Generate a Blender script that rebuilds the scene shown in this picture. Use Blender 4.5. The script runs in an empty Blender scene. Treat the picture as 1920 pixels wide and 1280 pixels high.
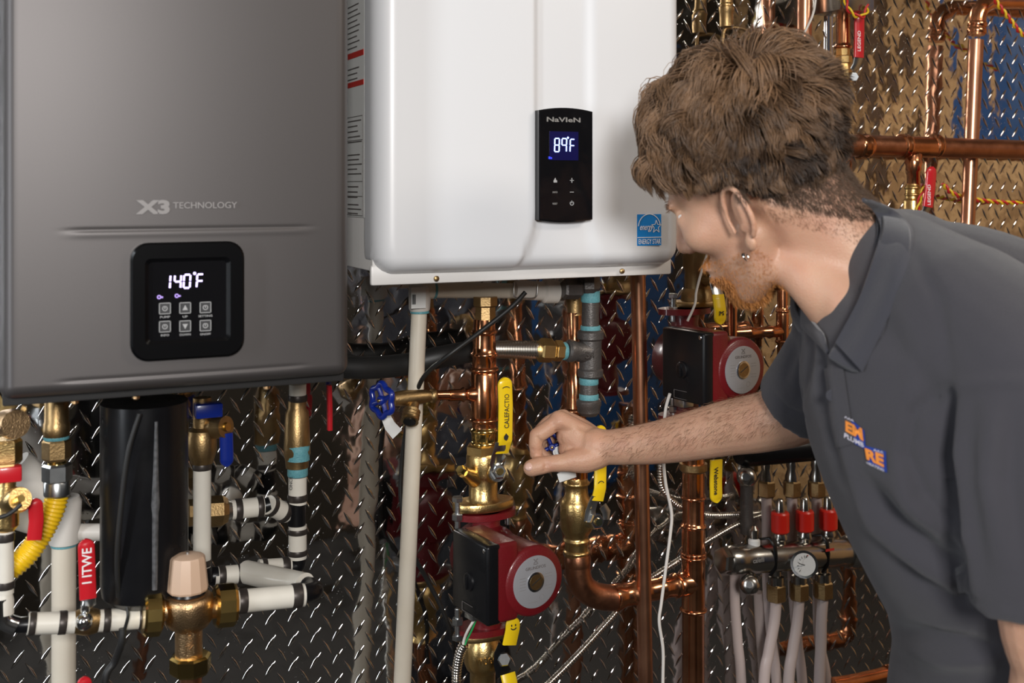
import bpy, bmesh, math, random
import numpy as np
from mathutils import Vector, Matrix, noise
random.seed(7); rng = np.random.default_rng(7)
C = bpy.context.scene.collection
SC = bpy.context.scene
PI = math.pi
# ------------------------------------------------------------------ camera, world, lights, exposure
EYE = 1.55            # camera height above the floor
DW = 1.62             # distance of the camera from the tread-plate wall (wall plane is y = 0)
TH = math.radians(25) # the camera looks 25 degrees to the right of the wall's normal
FP = 2100.0; HY = 350.0
ct, st_ = math.cos(TH), math.sin(TH)
CAM = Vector((0, -DW, EYE)); FWD = Vector((st_, ct, 0)); RGT = Vector((ct, -st_, 0)); UP = Vector((0, 0, 1))
cd = bpy.data.cameras.new('camera'); cam = bpy.data.objects.new('camera', cd); C.objects.link(cam)
cam.location = CAM; cam.rotation_euler = (PI/2, 0, -TH)
cd.sensor_width = 36; cd.lens = 36*FP/1920; cd.shift_y = (HY-640)/1920
cd.clip_start = .02; cd.clip_end = 50
cd.dof.use_dof = True; cd.dof.focus_distance = 1.62; cd.dof.aperture_fstop = 6.3
SC.camera = cam
w = bpy.data.worlds.new('world'); SC.world = w; w.use_nodes = True
w.node_tree.nodes['Background'].inputs[0].default_value = (.9, .93, 1, 1)
w.node_tree.nodes['Background'].inputs[1].default_value = .05
SC.view_settings.view_transform = 'Standard'; SC.view_settings.look = 'None'
SC.view_settings.gamma = 1; SC.view_settings.use_curve_mapping = False
SC.view_settings.exposure = 0.0

def area(name, loc, target, size, energy, color=(1, 1, 1), sy=None):
    l = bpy.data.lights.new(name, 'AREA'); o = bpy.data.objects.new(name, l); C.objects.link(o)
    l.size = size; l.energy = energy; l.color = color
    if sy: l.shape = 'RECTANGLE'; l.size_y = sy
    o.location = loc
    o.rotation_euler = (Vector(target)-Vector(loc)).to_track_quat('-Z', 'Y').to_euler()
    return o
area('key_softbox', (-.25, -2.75, EYE+.46), (.9, 0, EYE-.25), .42, 56, (1, .98, .955))
area('ceiling_lamp_light', (1.9, -1.9, 2.55), (2.1, -1.2, 0), 1.0, 26, (1, .90, .78), .3)
area('side_strip_light', (-1.5, -1.0, EYE+.2), (.3, -.36, EYE+.1), .16, 22, (.88, .94, 1), 1.5)  # strip light added at left to highlight the grey heater's rounded edge

# ------------------------------------------------------------------ helpers
def PZ(px, py, z):
    u = px-960
    return CAM + FWD*z + RGT*(u/FP*z) + UP*(-(py-HY)/FP*z)
def P(px, py, d):
    u = px-960
    return PZ(px, py, (DW-d)/(ct-(u/FP)*st_))
def mpp(p):                        # metres per picture pixel at a point
    return (Vector(p)-CAM).dot(FWD)/FP

def nodes(m):
    m.use_nodes = True
    nt = m.node_tree; b = nt.nodes['Principled BSDF']
    return nt, b
def mat(name, col, rough=.5, metal=0, var=0, vs=30, bump=0, bs=200, col2=None, sss=0, coat=0, emit=None, es=0, sheen=0, spec=None, rvar=0, aniso=None):
    m = bpy.data.materials.new(name); nt, b = nodes(m)
    b.inputs['Base Color'].default_value = (*col, 1); b.inputs['Roughness'].default_value = rough; b.inputs['Metallic'].default_value = metal
    if spec is not None: b.inputs['Specular IOR Level'].default_value = spec
    if coat: b.inputs['Coat Weight'].default_value = coat; b.inputs['Coat Roughness'].default_value = .08
    if sheen: b.inputs['Sheen Weight'].default_value = sheen; b.inputs['Sheen Roughness'].default_value = .5
    if sss:
        b.inputs['Subsurface Weight'].default_value = sss; b.inputs['Subsurface Radius'].default_value = (.012, .004, .002); b.inputs['Subsurface Scale'].default_value = 1
    if emit: b.inputs['Emission Color'].default_value = (*emit, 1); b.inputs['Emission Strength'].default_value = es
    if var or bump or rvar:
        g = nt.nodes.new('ShaderNodeNewGeometry')
        mp = nt.nodes.new('ShaderNodeMapping'); nt.links.new(g.outputs['Position'], mp.inputs[0])
        if aniso: mp.inputs['Scale'].default_value = aniso
    if var or rvar:
        n = nt.nodes.new('ShaderNodeTexNoise'); n.inputs['Scale'].default_value = vs; n.inputs['Detail'].default_value = 5
        nt.links.new(mp.outputs[0], n.inputs[0])
        r = nt.nodes.new('ShaderNodeValToRGB'); c2 = col2 or tuple(c*.55 for c in col)
        r.color_ramp.elements[0].position = .5-.25; r.color_ramp.elements[1].position = .5+.2
        k = var
        r.color_ramp.elements[0].color = (*[a*(1-k)+b_*k for a, b_ in zip(col, c2)], 1); r.color_ramp.elements[1].color = (*col, 1)
        nt.links.new(n.outputs['Fac'], r.inputs[0])
        if var: nt.links.new(r.outputs[0], b.inputs['Base Color'])
        if rvar:
            mr = nt.nodes.new('ShaderNodeMapRange'); mr.inputs[3].default_value = max(0, rough-rvar); mr.inputs[4].default_value = rough+rvar
            nt.links.new(n.outputs['Fac'], mr.inputs[0]); nt.links.new(mr.outputs[0], b.inputs['Roughness'])
    if bump:
        n2 = nt.nodes.new('ShaderNodeTexNoise'); n2.inputs['Scale'].default_value = bs; n2.inputs['Detail'].default_value = 3
        nt.links.new(mp.outputs[0], n2.inputs[0])
        bp = nt.nodes.new('ShaderNodeBump'); bp.inputs['Strength'].default_value = bump; bp.inputs['Distance'].default_value = .001
        nt.links.new(n2.outputs['Fac'], bp.inputs['Height']); nt.links.new(bp.outputs[0], b.inputs['Normal'])
    return m

def mesh_obj(name, V, F, m, parent=None, ang=35, smooth=True):
    me = bpy.data.meshes.new(name); me.from_pydata([tuple(v) for v in V], [], F); me.update()
    return me_obj(name, me, m, parent, ang, smooth)
def me_obj(name, me, m, parent=None, ang=35, smooth=True):
    if smooth:
        me.polygons.foreach_set('use_smooth', [True]*len(me.polygons))
        if ang: me.set_sharp_from_angle(angle=math.radians(ang))
    if m is not None: me.materials.append(m)
    o = bpy.data.objects.new(name, me); C.objects.link(o)
    if parent is not None: o.parent = parent
    return o
def fixnormals(V, F):
    bm = bmesh.new(); vs = [bm.verts.new(v) for v in V]
    for f in F:
        try: bm.faces.new([vs[i] for i in f])
        except ValueError: pass
    bmesh.ops.recalc_face_normals(bm, faces=bm.faces)
    return bm
def from_bm(name, bm, m, parent=None, ang=35, smooth=True):
    bmesh.ops.recalc_face_normals(bm, faces=bm.faces)
    me = bpy.data.meshes.new(name); bm.to_mesh(me); bm.free()
    return me_obj(name, me, m, parent, ang, smooth)

THINGS = []
def thing(name, label, cat, group=None):
    o = bpy.data.objects.new(name, None); C.objects.link(o); o.empty_display_size = .05
    o['label'] = label; o['category'] = cat
    if group: o['group'] = group
    THINGS.append(o); return o
def solo(o, label, cat, group=None):
    o['label'] = label; o['category'] = cat
    if group: o['group'] = group
    return o

def frame_of(dirv, ref=None):
    d = Vector(dirv).normalized()
    r = Vector(ref) if ref is not None else (Vector((0, 0, 1)) if abs(d.z) < .9 else Vector((1, 0, 0)))
    a = (r-d*r.dot(d)).normalized(); return d, a, d.cross(a)
def smoothpath(pts, n=6):
    pts = [Vector(p) for p in pts]
    if len(pts) < 3: return pts
    out = []
    for i in range(len(pts)-1):
        p0 = pts[max(i-1, 0)]; p1 = pts[i]; p2 = pts[i+1]; p3 = pts[min(i+2, len(pts)-1)]
        for k in range(n):
            t = k/n
            out.append(.5*((2*p1)+(p2-p0)*t+(2*p0-5*p1+4*p2-p3)*t*t+(3*p1-p0-3*p2+p3)*t**3))
    out.append(pts[-1]); return out
def sweep_geo(path, rad, seg=14, cap=True, twist=0):
    n = len(path); R = rad if isinstance(rad, (list, tuple)) else [rad]*n
    V = []; F = []
    t0 = (path[1]-path[0]).normalized(); _, a, b = frame_of(t0)
    for i in range(n):
        t = (path[min(i+1, n-1)]-path[max(i-1, 0)]).normalized()
        a = (a-t*a.dot(t)).normalized(); b = t.cross(a)
        for k in range(seg):
            q = 2*PI*k/seg+twist*i
            V.append(path[i]+(a*math.cos(q)+b*math.sin(q))*R[i])
    for i in range(n-1):
        for k in range(seg):
            F.append((i*seg+k, i*seg+(k+1) % seg, (i+1)*seg+(k+1) % seg, (i+1)*seg+k))
    if cap:
        F.append(tuple(range(seg-1, -1, -1))); F.append(tuple((n-1)*seg+k for k in range(seg)))
    return V, F
def tube(name, m, parent, pts, r_px, n=8, seg=16, smooth=True, cap=True):
    """a tube through points (px, py, d) ; radius in picture pixels (converted to metres at its first point)"""
    pp = [P(*p) for p in pts]
    path = smoothpath(pp, n) if smooth else pp
    r = r_px*mpp(pp[len(pp)//2])
    V, F = sweep_geo(path, r, seg, cap)
    return mesh_obj(name, V, F, m, parent, 50)
def corr(name, m, parent, pts, r_px, pitch_px, depth=.18, seg=16):
    """corrugated hose"""
    pp = smoothpath([P(*p) for p in pts], 10); k = mpp(pp[len(pp)//2]); r = r_px*k; pit = pitch_px*k
    L = [0]
    for i in range(1, len(pp)): L.append(L[-1]+(pp[i]-pp[i-1]).length)
    nn = int(L[-1]/pit*4)+1; path = []; R = []; j = 0
    for i in range(nn+1):
        s = L[-1]*i/nn
        while j < len(L)-2 and L[j+1] < s: j += 1
        t = (s-L[j])/max(1e-9, L[j+1]-L[j]); path.append(pp[j].lerp(pp[j+1], min(1, t)))
        R.append(r*(1-depth*(.5+.5*math.cos(i*PI/2))))
    V, F = sweep_geo(path, R, seg)
    return mesh_obj(name, V, F, m, parent, 80)
def lathe_geo(o, d, prof, seg=24, ref=None, ph=0):
    d, a, b = frame_of(d, ref); V = []; F = []
    for (t, r) in prof:
        for k in range(seg):
            q = 2*PI*(k+ph)/seg
            V.append(o+d*t+(a*math.cos(q)+b*math.sin(q))*max(r, 1e-5))
    n = len(prof)
    for i in range(n-1):
        for k in range(seg):
            F.append((i*seg+k, i*seg+(k+1) % seg, (i+1)*seg+(k+1) % seg, (i+1)*seg+k))
    F.append(tuple(range(seg-1, -1, -1))); F.append(tuple((n-1)*seg+k for k in range(seg)))
    return V, F
def lathe(name, m, parent, o, d, prof, seg=24, ang=35, ref=None, ph=0):
    V, F = lathe_geo(Vector(o), d, prof, seg, ref, ph)
    return from_bm(name, fixnormals(V, F), m, parent, ang)
def fit(name, m, parent, a, b, prof, seg=28, ang=35, ph=0):
    """fitting turned about the axis a->b, given as (px, py, d); profile = [(t in 0..1, half width px)]"""
    A = P(*a); B = P(*b); L = (B-A).length; k = mpp((A+B)/2)
    return lathe(name, m, parent, A, B-A, [(t*L, r*k) for t, r in prof], seg, ang, ref=(0, 1, .01) if abs((B-A).normalized().y) < .8 else None, ph=ph)
def vfit(name, m, parent, px, d, prof, seg=28, ang=35, ph=0, px2=None):
    """vertical fitting: profile = [(py, half width px)]"""
    y0, y1 = prof[0][0], prof[-1][0]
    A = P(px, y0, d); B = P(px2 if px2 is not None else px, y1, d)
    return fit(name, m, parent, (px, y0, d), (px2 if px2 is not None else px, y1, d), [((y-y0)/(y1-y0), r) for y, r in prof], seg, ang, ph)
def nut(name, m, parent, a, b, r):
    return fit(name, m, parent, a, b, [(0, r*.86), (.12, r), (.88, r), (1, r*.86)], 6, 20, .5)
def pipe(name, m, parent, a, b, r, seg=24):
    return fit(name, m, parent, a, b, [(0, r), (1, r)], seg)
def rbox_bm(hx, hy, hz, bev, seg=3):
    bm = bmesh.new(); bmesh.ops.create_cube(bm, size=2)
    for v in bm.verts: v.co = Vector((v.co.x*hx, v.co.y*hy, v.co.z*hz))
    if bev: bmesh.ops.bevel(bm, geom=list(bm.edges), offset=bev, segments=seg, affect='EDGES', profile=.5)
    return bm
def box(name, m, parent, c, ex, ey, ez, hx, hy, hz, bev=.001, seg=2):
    """box at c with unit axes ex ey ez and half sizes in metres"""
    bm = rbox_bm(hx, hy, hz, bev, seg)
    M = Matrix((Vector(ex), Vector(ey), Vector(ez))).transposed().to_4x4(); M.translation = Vector(c)
    bm.transform(M); return from_bm(name, bm, m, parent, 40)
def abox(name, m, parent, x0, x1, y0, y1, z0, z1, bev=.001, seg=2):
    return box(name, m, parent, ((x0+x1)/2, (y0+y1)/2, (z0+z1)/2), (1, 0, 0), (0, 1, 0), (0, 0, 1), abs(x1-x0)/2, abs(y1-y0)/2, abs(z1-z0)/2, bev, seg)
def strip(name, m, parent, pts, ws, th, wdir, bev=True):
    """bent flat bar through (px,py,d) points; widths and thickness in px"""
    pp = [P(*p) for p in pts]; k = mpp(pp[0]); n = len(pp); V = []; F = []
    wd = Vector(wdir).normalized()
    for i in range(n):
        t = (pp[min(i+1, n-1)]-pp[max(i-1, 0)]).normalized()
        a = (wd-t*wd.dot(t)).normalized(); b = t.cross(a)
        hw = ws[i]*k/2; h = th*k/2; c = min(hw*.35, h*.6)
        for (s, q) in ((-hw, -h+c), (-hw+c, -h), (hw-c, -h), (hw, -h+c), (hw, h-c), (hw-c, h), (-hw+c, h), (-hw, h-c)):
            V.append(pp[i]+a*s+b*q)
    for i in range(n-1):
        for j in range(8): F.append((i*8+j, i*8+(j+1) % 8, (i+1)*8+(j+1) % 8, (i+1)*8+j))
    F.append(tuple(range(8))); F.append(tuple((n-1)*8+j for j in range(8)))
    return from_bm(name, fixnormals(V, F), m, parent, 50)
def lever_pts(pts, w, n=6):
    """resample and round the first end"""
    out = []; ws = []
    for i in range(len(pts)-1):
        for k in range(n):
            t = k/n; out.append(tuple(a+(b-a)*t for a, b in zip(pts[i], pts[i+1])))
    out.append(pts[-1]); 
    a = Vector(pts[0][:2]); r = w/2; res = []; ws = []
    d = (Vector(pts[1][:2])-a); L = d.length
    for s in (0, .12, .3, .55, .8, 1.0):
        t = s*r/L; res.append(tuple(p+(q-p)*t for p, q in zip(pts[0], pts[1]))); ws.append(max(w*math.sqrt(max(0, 1-(1-s)**2)), w*.15))
    for q in out[1:]:
        if (Vector(q[:2])-a).length > r: res.append(q); ws.append(w)
    return res, ws
def text(name, s, m, parent, o, ex, ey, width, height, depth=.0004, bold=0, off=.0003):
    """raised lettering fitted to width x height metres from its lower left corner o, along ex / ey"""
    cu = bpy.data.curves.new(name, 'FONT'); cu.body = s; cu.extrude = .01; cu.offset = bold; cu.resolution_u = 3
    to = bpy.data.objects.new(name, cu); C.objects.link(to)
    bpy.context.view_layer.update()
    me = bpy.data.meshes.new_from_object(to.evaluated_get(bpy.context.evaluated_depsgraph_get()))
    bpy.data.objects.remove(to); bpy.data.curves.remove(cu)
    n = len(me.vertices); co = np.empty(n*3); me.vertices.foreach_get('co', co); co = co.reshape(-1, 3)
    mn = co.min(0); mx = co.max(0); ex = Vector(ex).normalized(); ey = Vector(ey).normalized(); ez = ex.cross(ey)
    co = (co-mn)/np.maximum(mx-mn, 1e-9)
    W = np.array(o)+np.outer(co[:, 0]*width, ex)+np.outer(co[:, 1]*height, ey)+np.outer(co[:, 2]*depth+off-depth*.5, ez)
    me.vertices.foreach_set('co', W.ravel()); me.update()
    me.materials.clear()
    return me_obj(name, me, m, parent, 0, False)
def quads(name, m, parent, polys, o, ex, ey, th=.0004, off=.0002):
    """flat printed pieces: list of 2-D polygons in metres on the plane o, ex, ey"""
    ex = Vector(ex).normalized(); ey = Vector(ey).normalized(); ez = ex.cross(ey); bm = bmesh.new(); o = Vector(o)
    for pl in polys:
        lo = [bm.verts.new(o+ex*x+ey*y) for x, y in pl]; hi = [bm.verts.new(o+ex*x+ey*y+ez*(off+th)) for x, y in pl]
        n = len(pl)
        bm.faces.new(hi); bm.faces.new(lo[::-1])
        for i in range(n): bm.faces.new((lo[i], lo[(i+1) % n], hi[(i+1) % n], hi[i]))
    return from_bm(name, bm, m, parent, 0, False)
def rect(x0, y0, x1, y1): return [(x0, y0), (x1, y0), (x1, y1), (x0, y1)]
def line2(x0, y0, x1, y1, w):
    d = Vector((x1-x0, y1-y0)); n = Vector((-d.y, d.x)).normalized()*w/2
    return [(x0-n.x, y0-n.y), (x1-n.x, y1-n.y), (x1+n.x, y1+n.y), (x0+n.x, y0+n.y)]
def arc2(cx, cy, r, a0, a1, w, n=16, ry=None):
    ry = ry or r; out = []
    for i in range(n):
        q0 = a0+(a1-a0)*i/n; q1 = a0+(a1-a0)*(i+1)/n
        out.append([(cx+r*math.cos(q0), cy+ry*math.sin(q0)), (cx+r*math.cos(q1), cy+ry*math.sin(q1)), (cx+(r-w)*math.cos(q1), cy+(ry-w)*math.sin(q1)), (cx+(r-w)*math.cos(q0), cy+(ry-w)*math.sin(q0))])
    return out
SEG = {'0': 'abcdef', '1': 'bc', '4': 'bcfg', '8': 'abcdefg', '9': 'abcfg', 'F': 'aefg'}
def digit(ch, x, y, w, h, t, sl=0):
    out = []; g = t*.35
    P_ = {'a': (g, h, w-g, h), 'd': (g, 0, w-g, 0), 'g': (g, h/2, w-g, h/2), 'f': (0, h/2+g, 0, h-g), 'e': (0, g, 0, h/2-g), 'b': (w, h/2+g, w, h-g), 'c': (w, g, w, h/2-g)}
    for s in SEG[ch]:
        a, b, c, d = P_[s]; out.append(line2(x+a+sl*b, y+b, x+c+sl*d, y+d, t))
    return out

# ------------------------------------------------------------------ materials
def plate_mat():
    m = bpy.data.materials.new('polished_tread_plate'); nt, b = nodes(m)
    b.inputs['Base Color'].default_value = (.62, .61, .60, 1); b.inputs['Metallic'].default_value = 1; b.inputs['Roughness'].default_value = .07
    g = nt.nodes.new('ShaderNodeNewGeometry')
    n = nt.nodes.new('ShaderNodeTexNoise'); n.inputs['Scale'].default_value = 9; n.inputs['Detail'].default_value = 1.5
    nt.links.new(g.outputs['Position'], n.inputs[0])
    bp0 = nt.nodes.new('ShaderNodeBump'); bp0.inputs['Strength'].default_value = .5; bp0.inputs['Distance'].default_value = .008
    nt.links.new(n.outputs['Fac'], bp0.inputs['Height'])
    nb = nt.nodes.new('ShaderNodeTexNoise'); nb.inputs['Scale'].default_value = 42; nb.inputs['Detail'].default_value = 1
    nt.links.new(g.outputs['Position'], nb.inputs[0])
    bp = nt.nodes.new('ShaderNodeBump'); bp.inputs['Strength'].default_value = .5; bp.inputs['Distance'].default_value = .0007
    nt.links.new(nb.outputs['Fac'], bp.inputs['Height']); nt.links.new(bp0.outputs[0], bp.inputs['Normal'])
    # dust specks and fine haze
    v = nt.nodes.new('ShaderNodeTexVoronoi'); v.inputs['Scale'].default_value = 160
    nt.links.new(g.outputs['Position'], v.inputs[0])
    r = nt.nodes.new('ShaderNodeValToRGB'); r.color_ramp.elements[0].position = .10; r.color_ramp.elements[0].color = (1, 1, 1, 1); r.color_ramp.elements[1].position = .17; r.color_ramp.elements[1].color = (0, 0, 0, 1)
    nt.links.new(v.outputs['Distance'], r.inputs[0])
    n2 = nt.nodes.new('ShaderNodeTexNoise'); n2.inputs['Scale'].default_value = 14; n2.inputs['Detail'].default_value = 4; nt.links.new(g.outputs['Position'], n2.inputs[0])
    r2 = nt.nodes.new('ShaderNodeValToRGB'); r2.color_ramp.elements[0].position = .45; r2.color_ramp.elements[1].position = .7
    nt.links.new(n2.outputs['Fac'], r2.inputs[0])
    mu = nt.nodes.new('ShaderNodeMath'); mu.operation = 'MULTIPLY'; nt.links.new(r.outputs[0], mu.inputs[0]); nt.links.new(r2.outputs[0], mu.inputs[1])
    mr = nt.nodes.new('ShaderNodeMapRange'); mr.inputs[3].default_value = .06; mr.inputs[4].default_value = .55
    nt.links.new(mu.outputs[0], mr.inputs[0]); nt.links.new(mr.outputs[0], b.inputs['Roughness'])
    nt.links.new(bp.outputs[0], b.inputs['Normal'])
    return m
def osb_mat(name, dark=1.0):
    m = bpy.data.materials.new(name); nt, b = nodes(m); b.inputs['Roughness'].default_value = .75
    g = nt.nodes.new('ShaderNodeNewGeometry')
    n0 = nt.nodes.new('ShaderNodeTexNoise'); n0.inputs['Scale'].default_value = 6; nt.links.new(g.outputs['Position'], n0.inputs[0])
    vm = nt.nodes.new('ShaderNodeVectorMath'); vm.operation = 'MULTIPLY_ADD'; vm.inputs[1].default_value = (.12, .12, .12)
    nt.links.new(n0.outputs['Color'], vm.inputs[0]); nt.links.new(g.outputs['Position'], vm.inputs[2])
    mp = nt.nodes.new('ShaderNodeMapping'); mp.inputs['Scale'].default_value = (1, .45, 1); mp.inputs['Rotation'].default_value = (.5, 0, 0)
    nt.links.new(vm.outputs[0], mp.inputs[0])
    v = nt.nodes.new('ShaderNodeTexVoronoi'); v.inputs['Scale'].default_value = 22; nt.links.new(mp.outputs[0], v.inputs[0])
    r = nt.nodes.new('ShaderNodeValToRGB'); e = r.color_ramp.elements
    e[0].color = (.26*dark, .13*dark, .045*dark, 1); e[1].color = (.72*dark, .44*dark, .20*dark, 1)
    sp = nt.nodes.new('ShaderNodeSeparateColor'); nt.links.new(v.outputs['Color'], sp.inputs[0]); nt.links.new(sp.outputs[0], r.inputs[0])
    nt.links.new(r.outputs[0], b.inputs['Base Color'])
    bp = nt.nodes.new('ShaderNodeBump'); bp.inputs['Strength'].default_value = .3; bp.inputs['Distance'].default_value = .002
    nt.links.new(sp.outputs[0], bp.inputs['Height']); nt.links.new(bp.outputs[0], b.inputs['Normal'])
    return m
M = {}
M['plate'] = plate_mat(); M['osb'] = osb_mat('osb_board')
M['darkwall'] = mat('dark_painted_wall', (.035, .028, .019), .8, var=.4, vs=3)
M['concrete'] = mat('concrete', (.02, .019, .018), .8, var=.5, vs=4, bump=.3, bs=60)
M['ceil'] = mat('ceiling_board', (.2, .17, .14), .8)
M['post'] = mat('dark_timber', (.10, .05, .022), .7, var=.4, vs=8)
M['blue_board'] = mat('blue_painted_board', (.01, .07, .22), .5)
M['copper'] = mat('copper', (.80, .36, .18), .2, 1, var=.55, vs=35, col2=(.42, .15, .07), bump=.12, bs=120, rvar=.08)
M['copper_dull'] = mat('aged_copper', (.50, .22, .12), .34, 1, var=.6, vs=60, col2=(.25, .11, .07), bump=.25, bs=220, rvar=.1)
M['copper_satin'] = mat('satin_copper_tube', (.66, .33, .20), .3, 1, var=.4, vs=25, col2=(.40, .17, .10), rvar=.05)
M['brass'] = mat('cast_brass', (.74, .52, .22), .3, 1, var=.35, vs=60, col2=(.45, .28, .10), bump=.35, bs=500)
M['brass_dull'] = mat('dull_brass', (.42, .28, .13), .42, 1, var=.5, vs=70, bump=.3, bs=400)
M['brass_shiny'] = mat('machined_brass', (.86, .62, .22), .16, 1, var=.25, vs=60)
M['bronze'] = mat('cast_bronze', (.58, .38, .20), .34, 1, var=.35, vs=80, bump=.5, bs=600)
M['chrome'] = mat('plated_steel', (.68, .69, .70), .18, 1, rvar=.05, vs=60)
M['zinc'] = mat('zinc_plated_steel', (.55, .57, .58), .3, 1, var=.3, vs=150)
M['steel'] = mat('stainless_corrugated', (.60, .56, .50), .22, 1)
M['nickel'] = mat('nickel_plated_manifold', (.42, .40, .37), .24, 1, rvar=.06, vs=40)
M['iron'] = mat('black_malleable_iron', (.13, .12, .115), .42, .6, var=.4, vs=80, bump=.5, bs=400)
M['teal'] = mat('teal_thread_sealant', (.13, .36, .40), .5, var=.5, vs=400, col2=(.03, .15, .2), bump=.6, bs=700)
M['pex'] = mat('white_pex', (.72, .68, .60), .38, var=.25, vs=20, coat=.15)
M['pvc'] = mat('cream_pvc', (.66, .60, .50), .36, var=.3, vs=18, col2=(.5, .42, .32), coat=.1)
M['pvc_white'] = mat('white_pvc_fitting', (.66, .62, .57), .4, var=.2, vs=14)
M['tube_grey'] = mat('milky_plastic_tube', (.46, .38, .36), .35, coat=.2)
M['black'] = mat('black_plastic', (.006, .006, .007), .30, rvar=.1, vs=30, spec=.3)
M['bezel'] = mat('black_bezel', (.003, .003, .0035), .22, spec=.2)
M['black_matte'] = mat('black_rubber', (.012, .012, .012), .5)
M['black_gloss'] = mat('black_gloss_panel', (.005, .005, .006), .08)
M['ring'] = mat('dark_crimp_ring', (.06, .05, .045), .4, .5, var=.4, vs=100)
M['white'] = mat('white_powder_coat', (.69, .695, .715), .34, coat=.15)
M['white_side'] = mat('white_steel_side', (.72, .70, .68), .4)
M['grey'] = mat('graphite_metallic_paint', (.088, .080, .079), .46, .5, var=.1, vs=900)
M['grey_dark'] = mat('dark_grey_case', (.025, .024, .024), .5)
M['red'] = mat('red_lever_vinyl', (.50, .012, .02), .3, coat=.3)
M['red_print'] = mat('red_print', (.55, .04, .03), .5)
M['pump_red'] = mat('dark_red_enamel', (.15, .005, .009), .38, coat=.2, var=.35, vs=40, col2=(.12, .01, .01), bump=.3, bs=500)
M['yellow'] = mat('yellow_lever_vinyl', (.85, .58, .01), .3, coat=.3)
M['yellow_hose'] = mat('yellow_coated_hose', (.80, .50, .01), .35, coat=.2)
M['blue'] = mat('blue_enamel', (.004, .02, .22), .3, coat=.5)
M['beige'] = mat('beige_plastic_cap', (.55, .38, .27), .45)
M['label'] = mat('grey_label_disc', (.36, .36, .38), .42, .3)
M['paper'] = mat('white_paper', (.72, .72, .70), .6)
M['ink'] = mat('black_ink', (.02, .02, .02), .5)
M['grey_ink'] = mat('grey_ink', (.22, .21, .20), .5)
M['faint_ink'] = mat('faint_ink', (.13, .115, .11), .5)
M['logo_grey'] = mat('pale_grey_logo', (.23, .215, .21), .4)
M['cyan_blue'] = mat('bright_blue_sticker', (.0, .21, .60), .4)
M['white_ink'] = mat('white_ink', (.8, .8, .8), .5)
M['led_blue'] = mat('blue_white_display', (.2, .3, 1), .5, emit=(.45, .60, 1), es=2.2)
M['led_blue_dim'] = mat('blue_display_glow', (.0, .0, .03), .3, emit=(.0, .0, .22), es=.10)
M['key_face'] = mat('dark_key_face', (.03, .03, .032), .4)
M['led_small'] = mat('small_blue_lamp', (0, 0, .3), .5, emit=(.05, .08, 1), es=1)
M['led_violet'] = mat('violet_white_display', (.6, .5, 1), .5, emit=(.72, .62, 1), es=1.7)
M['led_violet_dim'] = mat('violet_lamp', (.3, .2, .5), .5, emit=(.35, .25, .7), es=.8)
M['key_print'] = mat('pale_key_print', (.3, .3, .3), .5, emit=(.5, .5, .5), es=.12)
M['wire_white'] = mat('white_wire', (.62, .58, .54), .45)
M['wire_red'] = mat('red_wire', (.5, .02, .02), .4)
M['wire_yellow'] = mat('yellow_wire', (.75, .5, .02), .4)
M['wire_green'] = mat('green_wire', (.02, .3, .08), .4)
M['cap_red'] = mat('red_plastic_cap', (.65, .02, .01), .35, coat=.2)
M['skin'] = mat('skin', (.55, .325, .215), .48, var=.6, vs=34, col2=(.48, .23, .155), bump=.5, bs=420, sss=.12)
M['nail'] = mat('fingernail', (.66, .42, .35), .3)
M['shirt'] = mat('charcoal_pique', (.038, .036, .045), .85, sheen=.2, bump=.7, bs=1400, var=.2, vs=12)
M['shirt_in'] = mat('charcoal_collar_rib', (.034, .034, .044), .9, sheen=.3, bump=.6, bs=1200)
M['trouser'] = mat('black_trousers', (.015, .015, .018), .85)
M['shoe'] = mat('brown_boot', (.06, .03, .02), .6)
M['eye'] = mat('eye_white', (.7, .68, .66), .2)
M['silver'] = mat('silver', (.75, .75, .75), .15, 1)
M['patch_blue'] = mat('blue_embroidery', (.01, .045, .30), .7, bump=.5, bs=900)
M['patch_orange'] = mat('orange_embroidery', (.85, .28, .04), .7, bump=.5, bs=900)
M['patch_white'] = mat('white_embroidery', (.65, .62, .7), .7)
def hair_mat(name, k=1):
    m = bpy.data.materials.new(name); nt, b = nodes(m)
    a = nt.nodes.new('ShaderNodeAttribute'); a.attribute_name = 'tone'
    r = nt.nodes.new('ShaderNodeValToRGB'); e = r.color_ramp.elements
    e[0].color = (.030*k, .016*k, .009*k, 1); e[1].color = (.28*k, .160*k, .085*k, 1)
    nt.links.new(a.outputs['Fac'], r.inputs[0]); nt.links.new(r.outputs[0], b.inputs['Base Color'])
    b.inputs['Roughness'].default_value = .42; b.inputs['Specular IOR Level'].default_value = .45
    return m
M['hair'] = hair_mat('brown_hair'); M['scalp'] = mat('hair_base', (.035, .02, .012), .7)
M['beard'] = mat('ginger_beard', (.50, .20, .05), .5); M['arm_hair'] = mat('arm_hair', (.20, .095, .045), .5); M['nape_hair'] = mat('short_brown_hair', (.085, .05, .03), .6)
#@@STRUCTURE
# ------------------------------------------------------------------ the room
def struct(o): o['kind'] = 'structure'; return o
XL, XR, YF, ZC = -1.7, 3.4, -3.0, 2.75
struct(abox('floor', M['concrete'], None, XL-.1, XR+.1, YF-.1, .1, -.1, 0, 0))
struct(abox('ceiling', M['ceil'], None, XL-.1, XR+.1, YF-.1, .1, ZC, ZC+.1, 0))
struct(abox('wall_left', M['darkwall'], None, XL-.1, XL, YF, 0, 0, ZC, 0))
struct(abox('wall_right', M['osb'], None, XR, XR+.1, YF, 0, 0, ZC, 0))
struct(abox('wall_front', M['darkwall'], None, XL-.1, XR+.1, YF-.1, YF, 0, ZC, 0))
wb = struct(abox('wall_back', M['plate'], None, XL-.1, XR+.1, 0, .1, 0, ZC, 0))
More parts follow.
